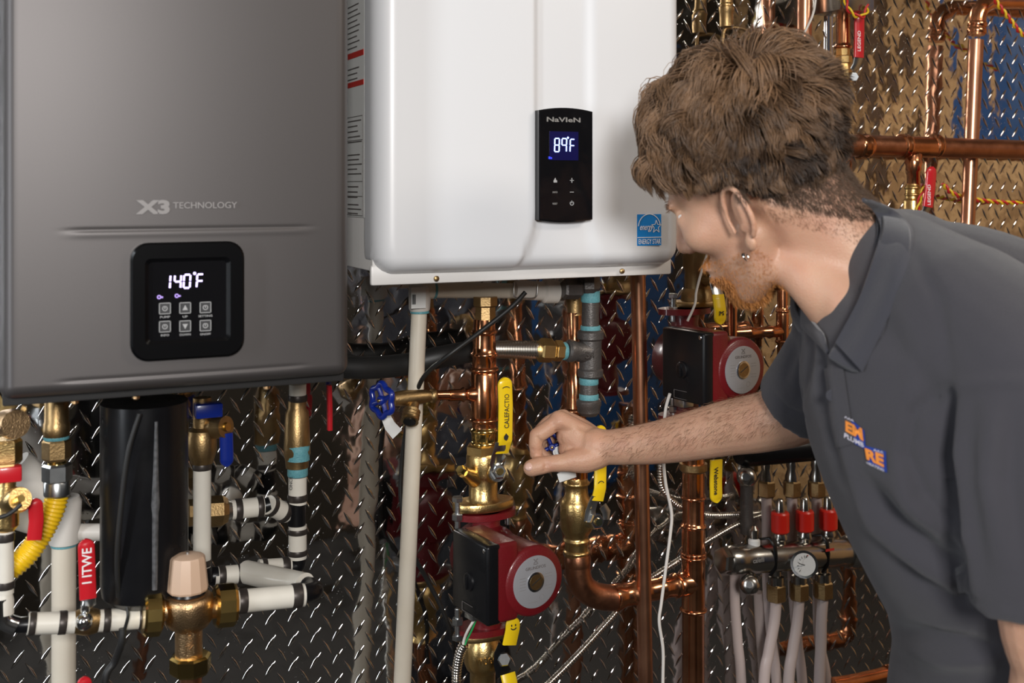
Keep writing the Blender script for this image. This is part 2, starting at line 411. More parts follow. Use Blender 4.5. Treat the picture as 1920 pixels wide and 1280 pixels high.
# raised lugs of the tread plate, real relief
def lugs():
    a, b = .0335, .0368; V = []; F = []
    L = .0140; W = .0030; H = .0016
    base = []; fc = []; st5 = [(-1, .0), (-.55, .62), (0, 1), (.55, .62), (1, 0)]
    for sx_, wk in st5:
        for kx in (-1, -.62, 0, .62, 1): base.append((L*sx_, W*wk*kx+(.0004 if wk == 0 else 0)*kx, H*math.sqrt(wk)*(1-kx*kx)**.6))
    for q_ in range(4):
        for r_ in range(4): fc.append((q_*5+r_, q_*5+r_+1, q_*5+r_+6, q_*5+r_+5))
    for i in range(-4, 74):
        for j in range(-30, 22):
            for s in (0, 1):
                x = (i+.5*s)*a; z = EYE+(j+.5*s)*b
                q = math.radians(54 if s == 0 else -58)
                if not (0 < z < ZC): continue
                cq, sq = math.cos(q), math.sin(q); n0 = len(V)
                for (lx, lz, h) in base: V.append((x+lx*cq-lz*sq, -.0001-h, z+lx*sq+lz*cq))
                F += [tuple(n0+k for k in f) for f in fc]
    me = bpy.data.meshes.new('tread_lug'); me.from_pydata(V, [], F); me.update()
    bm = bmesh.new(); bm.from_mesh(me)
    bmesh.ops.recalc_face_normals(bm, faces=bm.faces)
    f = bm.faces[0]
    for f in bm.faces:
        if f.normal.y > 0: f.normal_flip()
    bm.to_mesh(me); bm.free()
    o = me_obj('tread_lug', me, M['plate'], wb, 0, True); o['kind'] = 'stuff'; return o
lugs()
tr = struct(abox('trim_1', M['chrome'], None, P(1553, 60, 0).x-.006, P(1553, 60, 0).x+.006, -.006, 0, EYE+.05, ZC, .001))
bl = abox('blue_board', M['blue_board'], None, 2.35, 3.05, YF+.004, YF+.024, .2, 2.1, .002); solo(bl, 'tall blue board leaning on the wall behind the photographer', 'board')
bl = abox('blue_board', M['blue_board'], None, XR-.024, XR-.004, -1.50, -1.0, EYE+.12, EYE+.75, .002); solo(bl, 'blue board fixed high on the strand board wall', 'board')
bl = abox('reflected_post', M['post'], None, XR-.05, XR-.004, -2.14, -1.93, 0, ZC-.004, .003); solo(bl, 'dark brown timber post added so the tread plate reflects a dark band', 'post')  # unseen post added to vary the reflection with a dark brown band
lf = abox('ceiling_lamp', M['white_side'], None, 1.35, 2.45, -2.08, -1.72, ZC-.09, ZC-.002, .005); solo(lf, 'flat white ceiling lamp over the room', 'lamp')
#@@HEATERS
# ------------------------------------------------------------------ panels
def edge_coords(a, b, r, n, ne=7):
    inner = [a+r+(b-a-2*r)*i/n for i in range(n+1)]
    lo = [a+r*(1-math.cos(PI/2*k/ne)) for k in range(ne)]; hi = [b-r*(1-math.cos(PI/2*k/ne)) for k in range(ne)][::-1]
    return lo+inner+hi
def front_panel(name, m, parent, x0, x1, z0, z1, yb, r, depth, hf, nx, nz, rc=.02):
    xs = edge_coords(x0, x1, r, nx); zs = edge_coords(z0, z1, r, nz); V = []; F = []
    def sd(x, z):
        cx, cz = (x0+x1)/2, (z0+z1)/2; qx = abs(x-cx)-(x1-x0)/2+rc; qz = abs(z-cz)-(z1-z0)/2+rc
        return -(min(max(qx, qz), 0)+math.hypot(max(qx, 0), max(qz, 0))-rc)
    for z in zs:
        for x in xs:
            t = max(0, min(1, sd(x, z)/r)); e = math.sqrt(max(0, 1-(1-t)**2))
            # pull the square corners onto the rounded corner
            X, Z = x, z; cx = max(x0+rc, min(x1-rc, x)); cz = max(z0+rc, min(z1-rc, z)); d = math.hypot(x-cx, z-cz)
            if x != cx and z != cz and d > rc: X = cx+(x-cx)*rc/d; Z = cz+(z-cz)*rc/d
            V.append((X, yb-depth*e-hf(x, z)*e, Z))
    nX, nZ = len(xs), len(zs)
    for j in range(nZ-1):
        for i in range(nX-1): F.append((j*nX+i, j*nX+i+1, (j+1)*nX+i+1, (j+1)*nX+i))
    # skirt back
    n0 = len(V); ring = [i for i in range(nX)]+[j*nX+nX-1 for j in range(1, nZ)]+[(nZ-1)*nX+i for i in range(nX-2, -1, -1)]+[j*nX for j in range(nZ-2, 0, -1)]
    for i in ring: V.append((V[i][0], yb+.02, V[i][2]))
    k = len(ring)
    for i in range(k): F.append((ring[i], n0+i, n0+(i+1) % k, ring[(i+1) % k]))
    F.append(tuple(n0+i for i in range(k)))
    return mesh_obj(name, V, F, m, parent, 60)
def sstep(a, b, x): t = max(0, min(1, (x-a)/(b-a))); return t*t*(3-2*t)
EX, EZ = Vector((1, 0, 0)), Vector((0, 0, 1))
# white heater
DF = .336
wh = thing('water_heater', 'glossy white wall-hung tankless water heater with black control strip showing 89', 'water heater', 'wall-hung water heaters')
x0 = P(712, 300, DF).x; x1 = P(1290, 300, DF).x; zb = P(1000, 509, DF).z; zt = 2.32
def L_edge(z):
    py = 350-(z-EYE)/mpp(P(1000, 350, DF)); t = sstep(380, 510, py)
    return P(1003-30*t*t, 300, DF).x
def R_edge(z):
    py = 350-(z-EYE)/mpp(P(1115, 350, DF)); t = sstep(400, 500, py)
    return P(1112+18*t*t, 300, DF).x
def hwf(x, z):
    l, r = L_edge(z), R_edge(z)
    s = sstep(l-.002, l+.007, x)*(1-sstep(r-.014, r+.008, x))
    bow = .010*(1-((x-(x0+x1)/2)/((x1-x0)/2))**2)
    return -.005*s+bow
front_panel('front_cover', M['white'], wh, x0, x1, zb, zt, -DF+.04, .022, .03, hwf, 150, 60, .028)
abox('case', M['white_side'], wh, x0+.002, x1-.006, -DF+.035, -.015, zb+.004, zt, .002)
ch = box('bottom_tray', M['white_side'], wh, ((x0+P(1258, 500, .3).x)/2, -.298, zb-.001), (1, 0, 0), (0, 1, 0), (0, 0, 1), (P(1258, 500, .3).x-x0)/2, .004, .0125, .003, 2)
abox('wall_bracket', M['zinc'], wh, x0+.05, x1-.05, -.016, 0, 2.0, 2.05, .001)
for px, py in ((818, 522), (1166, 508)):
    q = P(px, py, .305); lathe('screw', M['brass_dull'], wh, q, (0, -1, 0), [(0, .0035), (.002, .0035), (.003, .002)], 12)
# control strip
a = P(1004, 204, DF); b = P(1104, 415, DF)
cx = (P(1004, 300, DF).x+P(1104, 300, DF).x)/2; hx = (P(1104, 300, DF).x-P(1004, 300, DF).x)/2; cz = (a.z+b.z)/2; z_t = P(1054, 203, DF).z; z_b = P(1054, 416, DF).z; cz = (z_t+z_b)/2; hz = (z_t-z_b)/2
def arcpoly():
    pts = [];  n = 10
    for i in range(n+1): t = -1+2*i/n; pts.append((t*hx, hz-.004*t*t))
    for i in range(n+1): t = 1-2*i/n; pts.append((t*hx, -hz+.003*t*t))
    return pts
yp = -DF-.0085
bm = bmesh.new(); pl = arcpoly(); NB = len(pl)
rings = []
for (y, s) in ((yp+.012, 1), (yp-.0015, 1), (yp-.003, .975)):
    rings.append([bm.verts.new((cx+x*s, y, cz+z*s)) for x, z in pl])
for q in range(2):
    for i in range(NB): bm.faces.new((rings[q][i], rings[q][(i+1) % NB], rings[q+1][(i+1) % NB], rings[q+1][i]))
bm.faces.new(rings[2])
cp = from_bm('control_panel', bm, M['black_gloss'], wh, 12)
yo = yp-.003
def on_strip(px, py): q = P(px, py, -yo); return Vector((q.x, yo, q.z))
def xy(px, py, o): q = on_strip(px, py); return (q.x-o.x, q.z-o.z)
def text_px(name, s, m, par, onf, x0p, x1p, yb_, yt_, bold=0, depth=.0004):
    A = onf(x0p, yb_); B = onf(x1p, yb_); T_ = onf((x0p+x1p)/2, yt_); Bm = onf((x0p+x1p)/2, yb_)
    return text(name, s, m, par, A, EX, EZ, B.x-A.x, T_.z-Bm.z, depth, bold)
text_px('maker_lettering', 'NaVIeN', M['grey_ink'], cp, on_strip, 1025, 1088, 228, 219, .02)
o = on_strip(1030, 300); sx = on_strip(1084, 300).x-o.x; sz = on_strip(1030, 246).z-o.z
quads('display', M['led_blue_dim'], cp, [rect(0, 0, sx, sz)], o, EX, EZ)
s = sx/54
o2 = o+Vector((0, -.0007, 0))
dg = []
for k, ch_ in enumerate('89F'): dg += digit(ch_, (9+13.5*k+(2 if k == 2 else 0))*s, 14*s, (8.5 if k < 2 else 8)*s, (22 if k < 2 else 21)*s, 1.9*s, .03)
dg += arc2(34.2*s, 37.5*s, 1.8*s, 0, 2*PI, 1.1*s, 10)
quads('digits', M['led_blue'], cp, dg, o2, EX, EZ)
o = on_strip(1028, 298)+Vector((0, -.0009, 0)); quads('status_lamp', M['led_small'], cp, [rect(0, 0, 3*s, 4*s), rect(4*s, 0, 6*s, 3*s)], o, EX, EZ)
o = on_strip(1054, 340); k = mpp(o)
icons = []
def ic(px, py): q = on_strip(px, py); return (q.x-o.x), (q.z-o.z)
X_, Y_ = ic(1072, 338); icons += [rect(X_-4*k, Y_-.6*k, X_+4*k, Y_+.6*k), rect(X_-.6*k, Y_-4.5*k, X_+.6*k, Y_+4.5*k)]
X_, Y_ = ic(1072, 360); icons += [rect(X_-4*k, Y_-.6*k, X_+4*k, Y_+.6*k)]
X_, Y_ = ic(1072, 381); icons += arc2(X_, Y_, 4.2*k, PI*.72, PI*2.28, 1.3*k); icons += [rect(X_-.6*k, Y_, X_+.6*k, Y_+5*k)]
X_, Y_ = ic(1041, 338); icons += [rect(X_-3.5*k, Y_-4*k, X_+3.5*k, Y_), [(X_-3*k, Y_), (X_+2*k, Y_), (X_, Y_+5*k)]]
quads('key_symbols', M['key_print'], cp, icons, o, EX, EZ)
text_px('key_lettering', 'INFO', M['grey_ink'], cp, on_strip, 1036, 1045, 362, 358.5, .02); text_px('key_lettering', 'RESET', M['grey_ink'], cp, on_strip, 1036, 1045, 383.5, 380, .02)
# energy sticker
ye = -DF-.0005
def on_f(px, py): q = P(px, py, DF+.0005); return Vector((q.x, ye, q.z))
o = on_f(1198, 461); W_ = on_f(1243, 461).x-o.x; H_ = on_f(1198, 402).z-o.z
def surf_y(x, z): return -DF+.04-.03-hwf(x, z)
yo_ = surf_y(o.x+W_/2, o.z+H_/2)-.0012; o.y = yo_
es_ = quads('energy_sticker', M['cyan_blue'], wh, [rect(0, 0, W_, H_)], o+Vector((0, .001, 0)), EX, EZ, .0012)
k = W_/45; o3 = o+Vector((0, -.0009, 0))
st = []
st += [rect(0, 12.5*k, W_, 13.7*k)]
st += arc2(22*k, 30*k, 21*k, PI*.02, PI*.98, 1.1*k, 22)
sc = [(35*k+9.5*k*(1 if i % 2 == 0 else .42)*math.cos(PI/2+i*PI/5), 30*k+11*k*(1 if i % 2 == 0 else .42)*math.sin(PI/2+i*PI/5)) for i in range(10)]
for i in range(10): st.append(line2(*sc[i], *sc[(i+1) % 10], .9*k))
quads('sticker_drawing', M['white_ink'], es_, st, o3, EX, EZ, .0003)
text('sticker_lettering', 'ENERGY STAR', M['white_ink'], es_, o3+Vector((2*k, 0, 2.5*k)), EX, EZ, 41*k, 8*k, .0003, 0)
cur = text('sticker_script', 'energy', M['white_ink'], es_, o3+Vector((3*k, 0, 22*k)), EX, Vector((.25, 0, 1)), 24*k, 10*k, .0003, 0)
# data labels on the left side
xs_ = x0+.002
def on_side(px, py):
    q0 = CAM; dr = (P(px, py, .2)-CAM); t = (xs_-CAM.x)/dr.x; q = CAM+dr*t; return q
A = on_side(684, 408); B = on_side(670, 0)
lb = quads('data_label', M['paper'], wh, [rect(0, 0, .10, 2.25-A.z)], Vector((xs_-.0002, A.y+.10, A.z)), (0, -1, 0), EZ, .0004)
H0 = 2.25-A.z; prt = []; red = []
for (ya, yb2, dens) in ((0, 90, 9), (120, 160, 4), (220, 270, 5), (285, 330, 5), (345, 375, 3), (380, 405, 3)):
    for i in range(dens):
        y = ya+(yb2-ya)*(i+.5)/dens; z = on_side(676, y).z-A.z
        prt.append(rect(.03, z-.0008, .03+.04+.022*random.random(), z+.0008))
for y0_, y1_ in ((94, 105), (150, 160)): red.append(rect(.03, on_side(676, y1_).z-A.z, .098, on_side(676, y0_).z-A.z))
for y in (217, 262, 340, 368, 404): z = on_side(676, y).z-A.z; prt.append(rect(.01, z-.0004, .094, z+.0004))
prt.append(rect(.0935, .002, .0945, on_side(676, 217).z-A.z))
lpo = quads('label_print', M['faint_ink'], lb, prt, Vector((xs_-.0007, A.y+.10, A.z)), (0, -1, 0), EZ, .0002)
lpo['kind'] = 'stuff'
quads('label_red_bar', M['red_print'], lb, red, Vector((xs_-.0007, A.y+.10, A.z)), (0, -1, 0), EZ, .0003)
# grey heater
DG = .38
gh = thing('water_heater', 'metallic grey wall-hung tankless water heater with square display reading 140', 'water heater', 'wall-hung water heaters')
gx0 = P(-3, 300, DG).x; gx1 = P(664, 300, DG).x; gzb = P(400, 728, DG).z
def gp(px, py): q = P(px, py, DG); return Vector((q.x, -DG, q.z))
gl = gp(105, 432); gr = gp(600, 425); bl_, br_ = gp(95, 716), gp(590, 685)
g1 = (gl.z+gr.z)/2; g2 = (bl_.z+br_.z)/2
def crease(x, z, zc, xa, xb):
    t = sstep(xa, xa+.03, x)*(1-sstep(xb-.03, xb, x)); d = z-zc
    return t*(-.0010*math.exp(-(d/.0018)**2)+.0004*math.exp(-((d+.005)/.003)**2))
def ghf(x, z):
    bow = .006*(1-((x-(gx0+gx1)/2)/((gx1-gx0)/2))**2)
    return crease(x, z, g1, gl.x, gr.x)+crease(x, z, g2, bl_.x, br_.x)+bow
front_panel('front_cover', M['grey'], gh, gx0, gx1, gzb, 2.25, -DG+.035, .015, .03, ghf, 60, 640, .014)
abox('case', M['grey_dark'], gh, gx0+.004, gx1-.003, -DG+.03, -.015, gzb-.008, 2.24, .002)
abox('wall_bracket', M['zinc'], gh, gx0+.05, gx1-.05, -.016, 0, 2.0, 2.05, .001)
for px, py in ((140, 748), (255, 750), (500, 724)):
    q = P(px, py, DG-.04); q.z = gzb-.0085; lathe('screw', M['bronze'], gh, q, (0, 0, -1), [(0, .004), (.003, .004), (.0045, .002)], 12)
YG = -DG-.0005
# control panel: bezel ring and recessed screen
def rrect(cx, cz, hx, hz, r, n=7):
    out = []
    for (sx_, sz_, a0) in ((1, 1, 0), (-1, 1, PI/2), (-1, -1, PI), (1, -1, 3*PI/2)):
        for i in range(n+1):
            q = a0+PI/2*i/n; out.append((cx+sx_*(hx-r)+r*math.cos(q), cz+sz_*(hz-r)+r*math.sin(q)))
    return out
tl = gp(243, 457); br2 = gp(455, 669); ccx, ccz = (tl.x+br2.x)/2, (gp(350, 453).z+gp(350, 670).z)/2; chx = (br2.x-tl.x)/2; chz = (gp(350, 453).z-gp(350, 670).z)/2
bm = bmesh.new(); rr = []
ysf = -DG-.001-ghf(ccx, ccz)
ix0, ix1, iz0, iz1 = gp(277, 500).x, gp(422, 500).x, gp(350, 634).z, gp(350, 489).z
icx, icz, ihx, ihz = (ix0+ix1)/2, (iz0+iz1)/2, (ix1-ix0)/2, (iz1-iz0)/2
for (c1, c2, h1, h2, r, y) in ((ccx, ccz, chx, chz, .018, ysf+.012), (ccx, ccz, chx, chz, .018, ysf-.001), (ccx, ccz, chx-.002, chz-.002, .017, ysf-.003), (icx, icz, ihx+.004, ihz+.004, .006, ysf-.003), (icx, icz, ihx, ihz, .004, ysf+.000)):
    rr.append([bm.verts.new((x, y, z)) for x, z in rrect(c1, c2, h1, h2, r)])
NB = len(rr[0])
for q in range(4):
    for i in range(NB): bm.faces.new((rr[q][i], rr[q][(i+1) % NB], rr[q+1][(i+1) % NB], rr[q+1][i]))
bz = from_bm('control_panel', bm, M['bezel'], gh, 14)
bm = bmesh.new(); r_ = [bm.verts.new((x, ysf+.0002, z)) for x, z in rrect(icx, icz, ihx, ihz, .004)]; bm.faces.new(r_)
r2_ = [bm.verts.new((x, ysf+.003, z)) for x, z in rrect(icx, icz, ihx, ihz, .004)]; bm.faces.new(r2_[::-1])
for i in range(NB): bm.faces.new((r_[i], r_[(i+1) % NB], r2_[(i+1) % NB], r2_[i]))
scn = from_bm('screen', bm, M['black_gloss'], bz, 0, False)
def on_g(px, py): q = P(px, py, -(ysf)); return Vector((q.x, ysf, q.z))
o = on_g(312, 543); k = mpp(o); dg = []
for ch_, xx in (('1', -3), ('4', 14), ('0', 31), ('F', 55)): dg += digit(ch_, xx*k+0*k, 2*k, 11.5*k if ch_ != '1' else 9*k, 25*k, 3.2*k, .06)
dg += arc2(51.5*k, 29*k, 2.8*k, 0, 2*PI, 1.6*k, 10)
quads('digits', M['led_violet'], scn, dg, o, EX, EZ)
o = on_g(292, 562); quads('status_lamp', M['led_violet_dim'], scn, arc2(6*k, 5*k, 4*k, 0, 2*PI, 2*k, 10)+[rect(10*k, 3*k, 13*k, 6*k)]+arc2(38*k, 6*k, 4*k, 0, 2*PI, 2*k, 10)+[rect(42*k, 4*k, 45*k, 7*k)], o, EX, EZ)
for r in range(2):
    for c in range(3):
        px, py = (309, 347, 385)[c], (578, 612)[r]-c*1.0
        o = on_g(px, py); key = quads('key', M['key_face'], scn, [rrect(0, 0, 11*k, 11*k, 2.5*k, 3)], o, EX, EZ)
        fr = []
        for (aa, bb, c_, d_) in ((-10.5, -10.5, 10.5, -9.3), (-10.5, 9.3, 10.5, 10.5), (-10.5, -10.5, -9.3, 10.5), (9.3, -10.5, 10.5, 10.5)): fr.append(rect(aa*k, bb*k, c_*k, d_*k))
        if c == 1: fr.append([(-5*k, -4*k), (5*k, -4*k), (0, 5.5*k)] if r == 0 else [(-5*k, 4*k), (0, -5.5*k), (5*k, 4*k)])
        else: fr += arc2(0, 0, 5*k, PI*.6, PI*2.4, 1.5*k)+[rect(-.8*k, -1*k, .8*k, 4.5*k)]
        quads('key_symbol', M['key_print'], scn, fr, o+Vector((0, -.0006, 0)), EX, EZ, .0003)
        wd_ = ((('PUMP', 18), ('UP', 9), ('SETTING', 26)), (('INFO', 15), ('DOWN', 20), ('ON/OFF', 20)))[r][c]
        text('key_lettering', wd_[0], M['key_print'], scn, on_g(px-wd_[1]/2, py+18.5), EX, EZ, wd_[1]*k, 4*k, .0003, .01)
def on_gf(px, py): q = P(px, py, DG); return Vector((q.x, -DG-ghf(q.x, q.z)+.004, q.z))
text_px('model_lettering', 'X3', M['logo_grey'], gh, on_gf, 254, 318, 402, 375, .05)
text_px('model_lettering', 'TECHNOLOGY', M['logo_grey'], gh, on_gf, 324, 444, 391, 379, .01)
# ------------------------------------------------------------------ plumbing helpers
def ring(par, a, b, r, m=None, name='crimp_ring'):
    return fit(name, m or M['ring'], par, a, b, [(0, r*.97), (.1, r), (.9, r), (1, r*.97)], 24)
def pex(par, a, b, r, bands=(), m=None, name='pipe'):
    """plastic pipe a->b with bands at fractions (t0,t1)"""
    o = pipe(name, m or M['pex'], par, a, b, r)
    for (t0, t1) in bands:
        A = tuple(p+(q-p)*t0 for p, q in zip(a, b)); B = tuple(p+(q-p)*t1 for p, q in zip(a, b)); ring(par, A, B, r+1.6)
    return o
def bead(y, r, h=3, w=4): return [(y-w, r), (y-w*.5, r+h*.8), (y, r+h), (y+w*.5, r+h*.8), (y+w, r)]
def bolt(par, c, h, r, up=True, L=30):
    """hex bolt with nut, vertical, c=(px,py,d) of the head"""
    x, y, d = c
    nut('bolt_head', M['zinc'], par, (x, y, d), (x, y+h, d), r)
def wheel(par, c, n, R, m=None):
    """lobed hand wheel, centre (px,py,d), axis n, radius in px"""
    o = P(*c); k = mpp(o); n, a, b = frame_of(n); Rm = R*k
    pts = []
    for i in range(72):
        q = 2*PI*i/72; r = Rm*(1+.10*math.cos(q*6)); pts.append(o+(a*math.cos(q)+b*math.sin(q))*r)
    V, F = [], []; seg = 10; rt = Rm*.20; N = len(pts)
    for i in range(N):
        t = (pts[(i+1) % N]-pts[i-1]).normalized(); u = n; v = t.cross(u).normalized()
        for s_ in range(seg):
            q = 2*PI*s_/seg; V.append(pts[i]+(u*math.cos(q)+v*math.sin(q))*rt)
    for i in range(N):
        for s_ in range(seg): F.append((i*seg+s_, i*seg+(s_+1) % seg, ((i+1) % N)*seg+(s_+1) % seg, ((i+1) % N)*seg+s_))
    for j in range(4):
        q = 2*PI*j/4+.4; e = o+(a*math.cos(q)+b*math.sin(q))*Rm*.98
        v2, f2 = sweep_geo([o-n*Rm*.02, o+(e-o)*.5-n*Rm*.06, e], Rm*.17, 8); n0 = len(V); V += v2; F += [tuple(n0+x for x in f) for f in f2]
    v2, f2 = lathe_geo(o-n*Rm*.25, n, [(0, Rm*.26), (Rm*.4, Rm*.32), (Rm*.5, Rm*.24)], 16); n0 = len(V); V += v2; F += [tuple(n0+x for x in f) for f in f2]
    w_ = mesh_obj('hand_wheel', V, F, m or M['blue'], par, 50)
    lathe('wheel_screw', M['brass_shiny'], w_, o+n*Rm*.2, n, [(0, Rm*.12), (Rm*.12, Rm*.12), (Rm*.16, Rm*.05)], 12)
    return w_
VX = (1, 0, 0)
def lever(par, pts, w, m, th=5, wdir=VX, name='lever'):
    p, ws = lever_pts(pts, w); return strip(name, m, par, p, ws, th, wdir)
TOCAM = Vector((-st_*.3, -1, 0)).normalized()
def vtext(par, s, m, px, ybot, ytop, hw, d, mir=1):
    """lettering that reads upwards on a lever"""
    A = P(px+hw, ybot, d); B = P(px+hw, ytop, d); k = mpp(A)
    return text('lettering', s, m, par, A, EZ, Vector((-1, 0, 0)), (B.z-A.z), 2*hw*k*1.08, .0004, .01, .0004)

# ------------------------------------------------------------------ black canister below the grey heater
t = thing('filter_housing', 'wide black cylindrical housing hanging below the grey heater', 'filter')
vfit('body', M['black'], t, 271, .215, [(752, 79), (1085, 79), (1108, 76), (1122, 62), (1128, 40)], 48)
fit('scuff_seam', mat('scuffed_grey_seam', (.10, .10, .105), .55, var=.8, vs=150, col2=(.01, .01, .01)), t, (293, 790, .272), (290, 1105, .272), [(0, 3), (.3, 5), (.5, 8), (.55, 6), (1, 5)], 10)
tube('cable', M['black_matte'], t, [(262, 775, .276), (240, 850, .274), (226, 960, .268), (220, 1040, .262), (222, 1118, .25)], 5)
# ------------------------------------------------------------------ cream pvc drain at far left
t = thing('drain_pipe', 'cream plastic drain pipe with slanted tee behind the yellow hose', 'pipe')
P0 = P(120, 1020, .12)
pipe('pipe', M['pvc'], t, (120, 1000, .12), (119, 1560, .12), 22)
ring(t, (120, 1016, .12), (120, 1023, .12), 23.5, M['teal'], 'glue_line')
vfit('tee', M['pvc_white'], t, 121, .12, [(930, 26), (940, 31), (1017, 27), (1020, 22)])
fit('branch', M['pvc_white'], t, (122, 962, .12), (30, 868, .13), [(0, 28), (.5, 30), (.95, 30), (1, 27)])
pipe('side_pipe', M['pvc_white'], t, (125, 998, .12), (215, 997, .12), 16)
pipe('side_pipe', M['pvc'], t, (18, 965, .09), (125, 998, .09), 22)
# ------------------------------------------------------------------ yellow gas hose
t = thing('gas_hose', 'yellow corrugated gas hose with steel and brass nuts at far left', 'hose')
corr('hose', M['yellow_hose'], t, [(107, 928, .2), (98, 960, .2), (75, 1005, .2), (45, 1045, .2), (5, 1075, .2), (-40, 1090, .2)], 22, 7.5, .14)
vfit('collar', M['zinc'], t, 107, .2, [(900, 22), (903, 24), (926, 24), (930, 21)])
nut('hex_nut', M['zinc'], t, (107, 868, .2), (107, 903, .2), 27)
nut('hex_nut', M['brass_dull'], t, (106, 822, .2), (106, 862, .2), 26)
vfit('neck', M['brass_shiny'], t, 107, .2, [(860, 17), (870, 17)])
vfit('nipple', M['brass_dull'], t, 106, .2, [(735, 22), (790, 22), (793, 24), (815, 24), (822, 20)])
ring(t, (106, 812, .2), (106, 823, .2), 23, M['teal'], 'thread_sealant')
# ------------------------------------------------------------------ far left valve assembly
t = thing('service_valve', 'brass service valve with red handles cut by the left edge', 'valve')
fit('round_cap', M['bronze'], t, (10, 792, .24), (30, 795, .275), [(0, 24), (.7, 28), (1, 26)], 30)
nut('hex_nut', M['brass'], t, (12, 822, .24), (12, 870, .24), 28)
vfit('body', M['brass'], t, 12, .24, [(868, 15), (905, 17), (960, 22), (985, 22), (995, 14)])
box('red_handle', M['red'], t, P(14, 888, .27), (1, 0, 0), (0, 1, 0), (0, 0, 1), .0145, .008, .0085, .002)
fit('side_port', M['brass'], t, (15, 945, .25), (38, 935, .285), [(0, 16), (.5, 22), (.85, 24), (1, 21)], 30)
fit('port_knob', M['brass_shiny'], t, (34, 937, .285), (40, 934, .295), [(0, 8), (1, 7)], 16)
lever(t, [(66, 934, .26), (68, 975, .26), (64, 1012, .26)], 26, M['red'], 6, name='red_handle')
pex(t, (10, 995, .24), (10, 1112, .24), 15, ((.03, .16), (.8, .92)))
vfit('lower_elbow', M['pex'], t, 8, .24, [(1112, 14), (1125, 17), (1150, 17)])
tube('cable', M['black_matte'], t, [(40, 945, .30), (22, 960, .30), (5, 968, .3), (-15, 970, .3)], 4)
# ------------------------------------------------------------------ white pex run with red lever valve
t = thing('water_line', 'white plastic water line with dark bands and red lever ball valve', 'pipe')
tube('elbow', M['chrome'], t, [(4, 1120, .24), (8, 1160, .24), (30, 1172, .24)], 17, 6)
fit('elbow_end', M['black'], t, (22, 1172, .24), (56, 1170, .24), [(0, 10), (.2, 14), (1, 15)])
pex(t, (52, 1169, .24), (145, 1166, .24), 20, ((.02, .16), (.62, .78)))
pex(t, (180, 1164, .24), (275, 1157, .24), 20, ((.14, .28), (.84, .98)))
fit('valve_body', M['brass_dull'], t, (138, 1166, .24), (188, 1163, .24), [(0, 19), (.15, 22), (.4, 25), (.6, 25), (.85, 22), (1, 19)])
fit('ball_port', M['chrome'], t, (160, 1165, .24), (156, 1165, .265), [(0, 14), (.3, 17), (.6, 16), (.8, 13), (.93, 9), (.99, 4), (1, 1)])
vfit('stem', M['chrome'], t, 160, .25, [(1125, 7), (1132, 9), (1145, 9), (1150, 6)])
lv = lever(t, [(161, 1010, .265), (163, 1060, .265), (165, 1122, .265)], 30, M['red'], 8)
strip('lever_arm', M['zinc'], t, [(166, 1115, .26), (170, 1132, .255), (160, 1142, .25)], [24, 20, 14], 4, VX)
vtext(lv, 'I ITWE', M['white_ink'], 164, 1092, 1026, 8, .2685)
tube('cable_tie', M['black_matte'], t, [(238, 1138, .262), (240, 1155, .266), (234, 1178, .262)], 3, 6)
tube('hanging_cable', M['black_matte'], t, [(230, 1178, .262), (228, 1205, .262), (215, 1240, .25), (195, 1290, .25), (190, 1500, .24)], 7)
t2 = lever_pts([(158, 1268, .26), (158, 1330, .26)], 26)
lo = strip('lever_handle', M['red'], None, t2[0], t2[1], 6, VX); solo(lo, 'red lever tip showing at bottom left edge below the red valve', 'lever')
# ------------------------------------------------------------------ mixing valve
t = thing('mixing_valve', 'bronze thermostatic mixing valve with beige cap and three brass union nuts', 'valve')
D = .26
vfit('cap', M['beige'], t, 352, D, [(1038, 18), (1042, 30), (1046, 32), (1102, 38), (1106, 36)], 12, 20)
vfit('cap_pin', M['zinc'], t, 352, D, [(1034, 3), (1040, 3)])
vfit('collar', M['black'], t, 352, D, [(1104, 30), (1112, 33), (1118, 28)])
vfit('body', M['bronze'], t, 354, D, [(1112, 36), (1118, 44), (1128, 46), (1160, 44), (1172, 36), (1180, 25), (1232, 25)], 36, 50)
fit('side_branch', M['bronze'], t, (300, 1144, D), (412, 1138, D), [(0, 20), (.2, 20), (.3, 27), (.7, 27), (.8, 20), (1, 20)], 30, 60)
fit('union_nut', M['brass_shiny'], t, (268, 1152, D), (304, 1149, D), [(0, 36), (.12, 41), (.85, 41), (1, 33)], 12, 20)
fit('union_nut', M['brass_shiny'], t, (402, 1136, D), (442, 1132, D), [(0, 34), (.12, 40), (.85, 40), (1, 35)], 12, 20)
vfit('union_nut', M['brass_shiny'], t, 357, D, [(1226, 33), (1230, 38), (1256, 38), (1261, 34)], 8, 20)
vfit('outlet_pipe', M['copper_dull'], t, 358, D, [(1260, 20), (1600, 20)])
q = P(354, 1186, D+.0205); text('cast_mark', 'O', M['bronze'], t, q-Vector((.004, 0, .009)), EX, EZ, .010, .010, .001); text('cast_mark', 'M', M['bronze'], t, q-Vector((.004, 0, .025)), EX, EZ, .010, .010, .001)
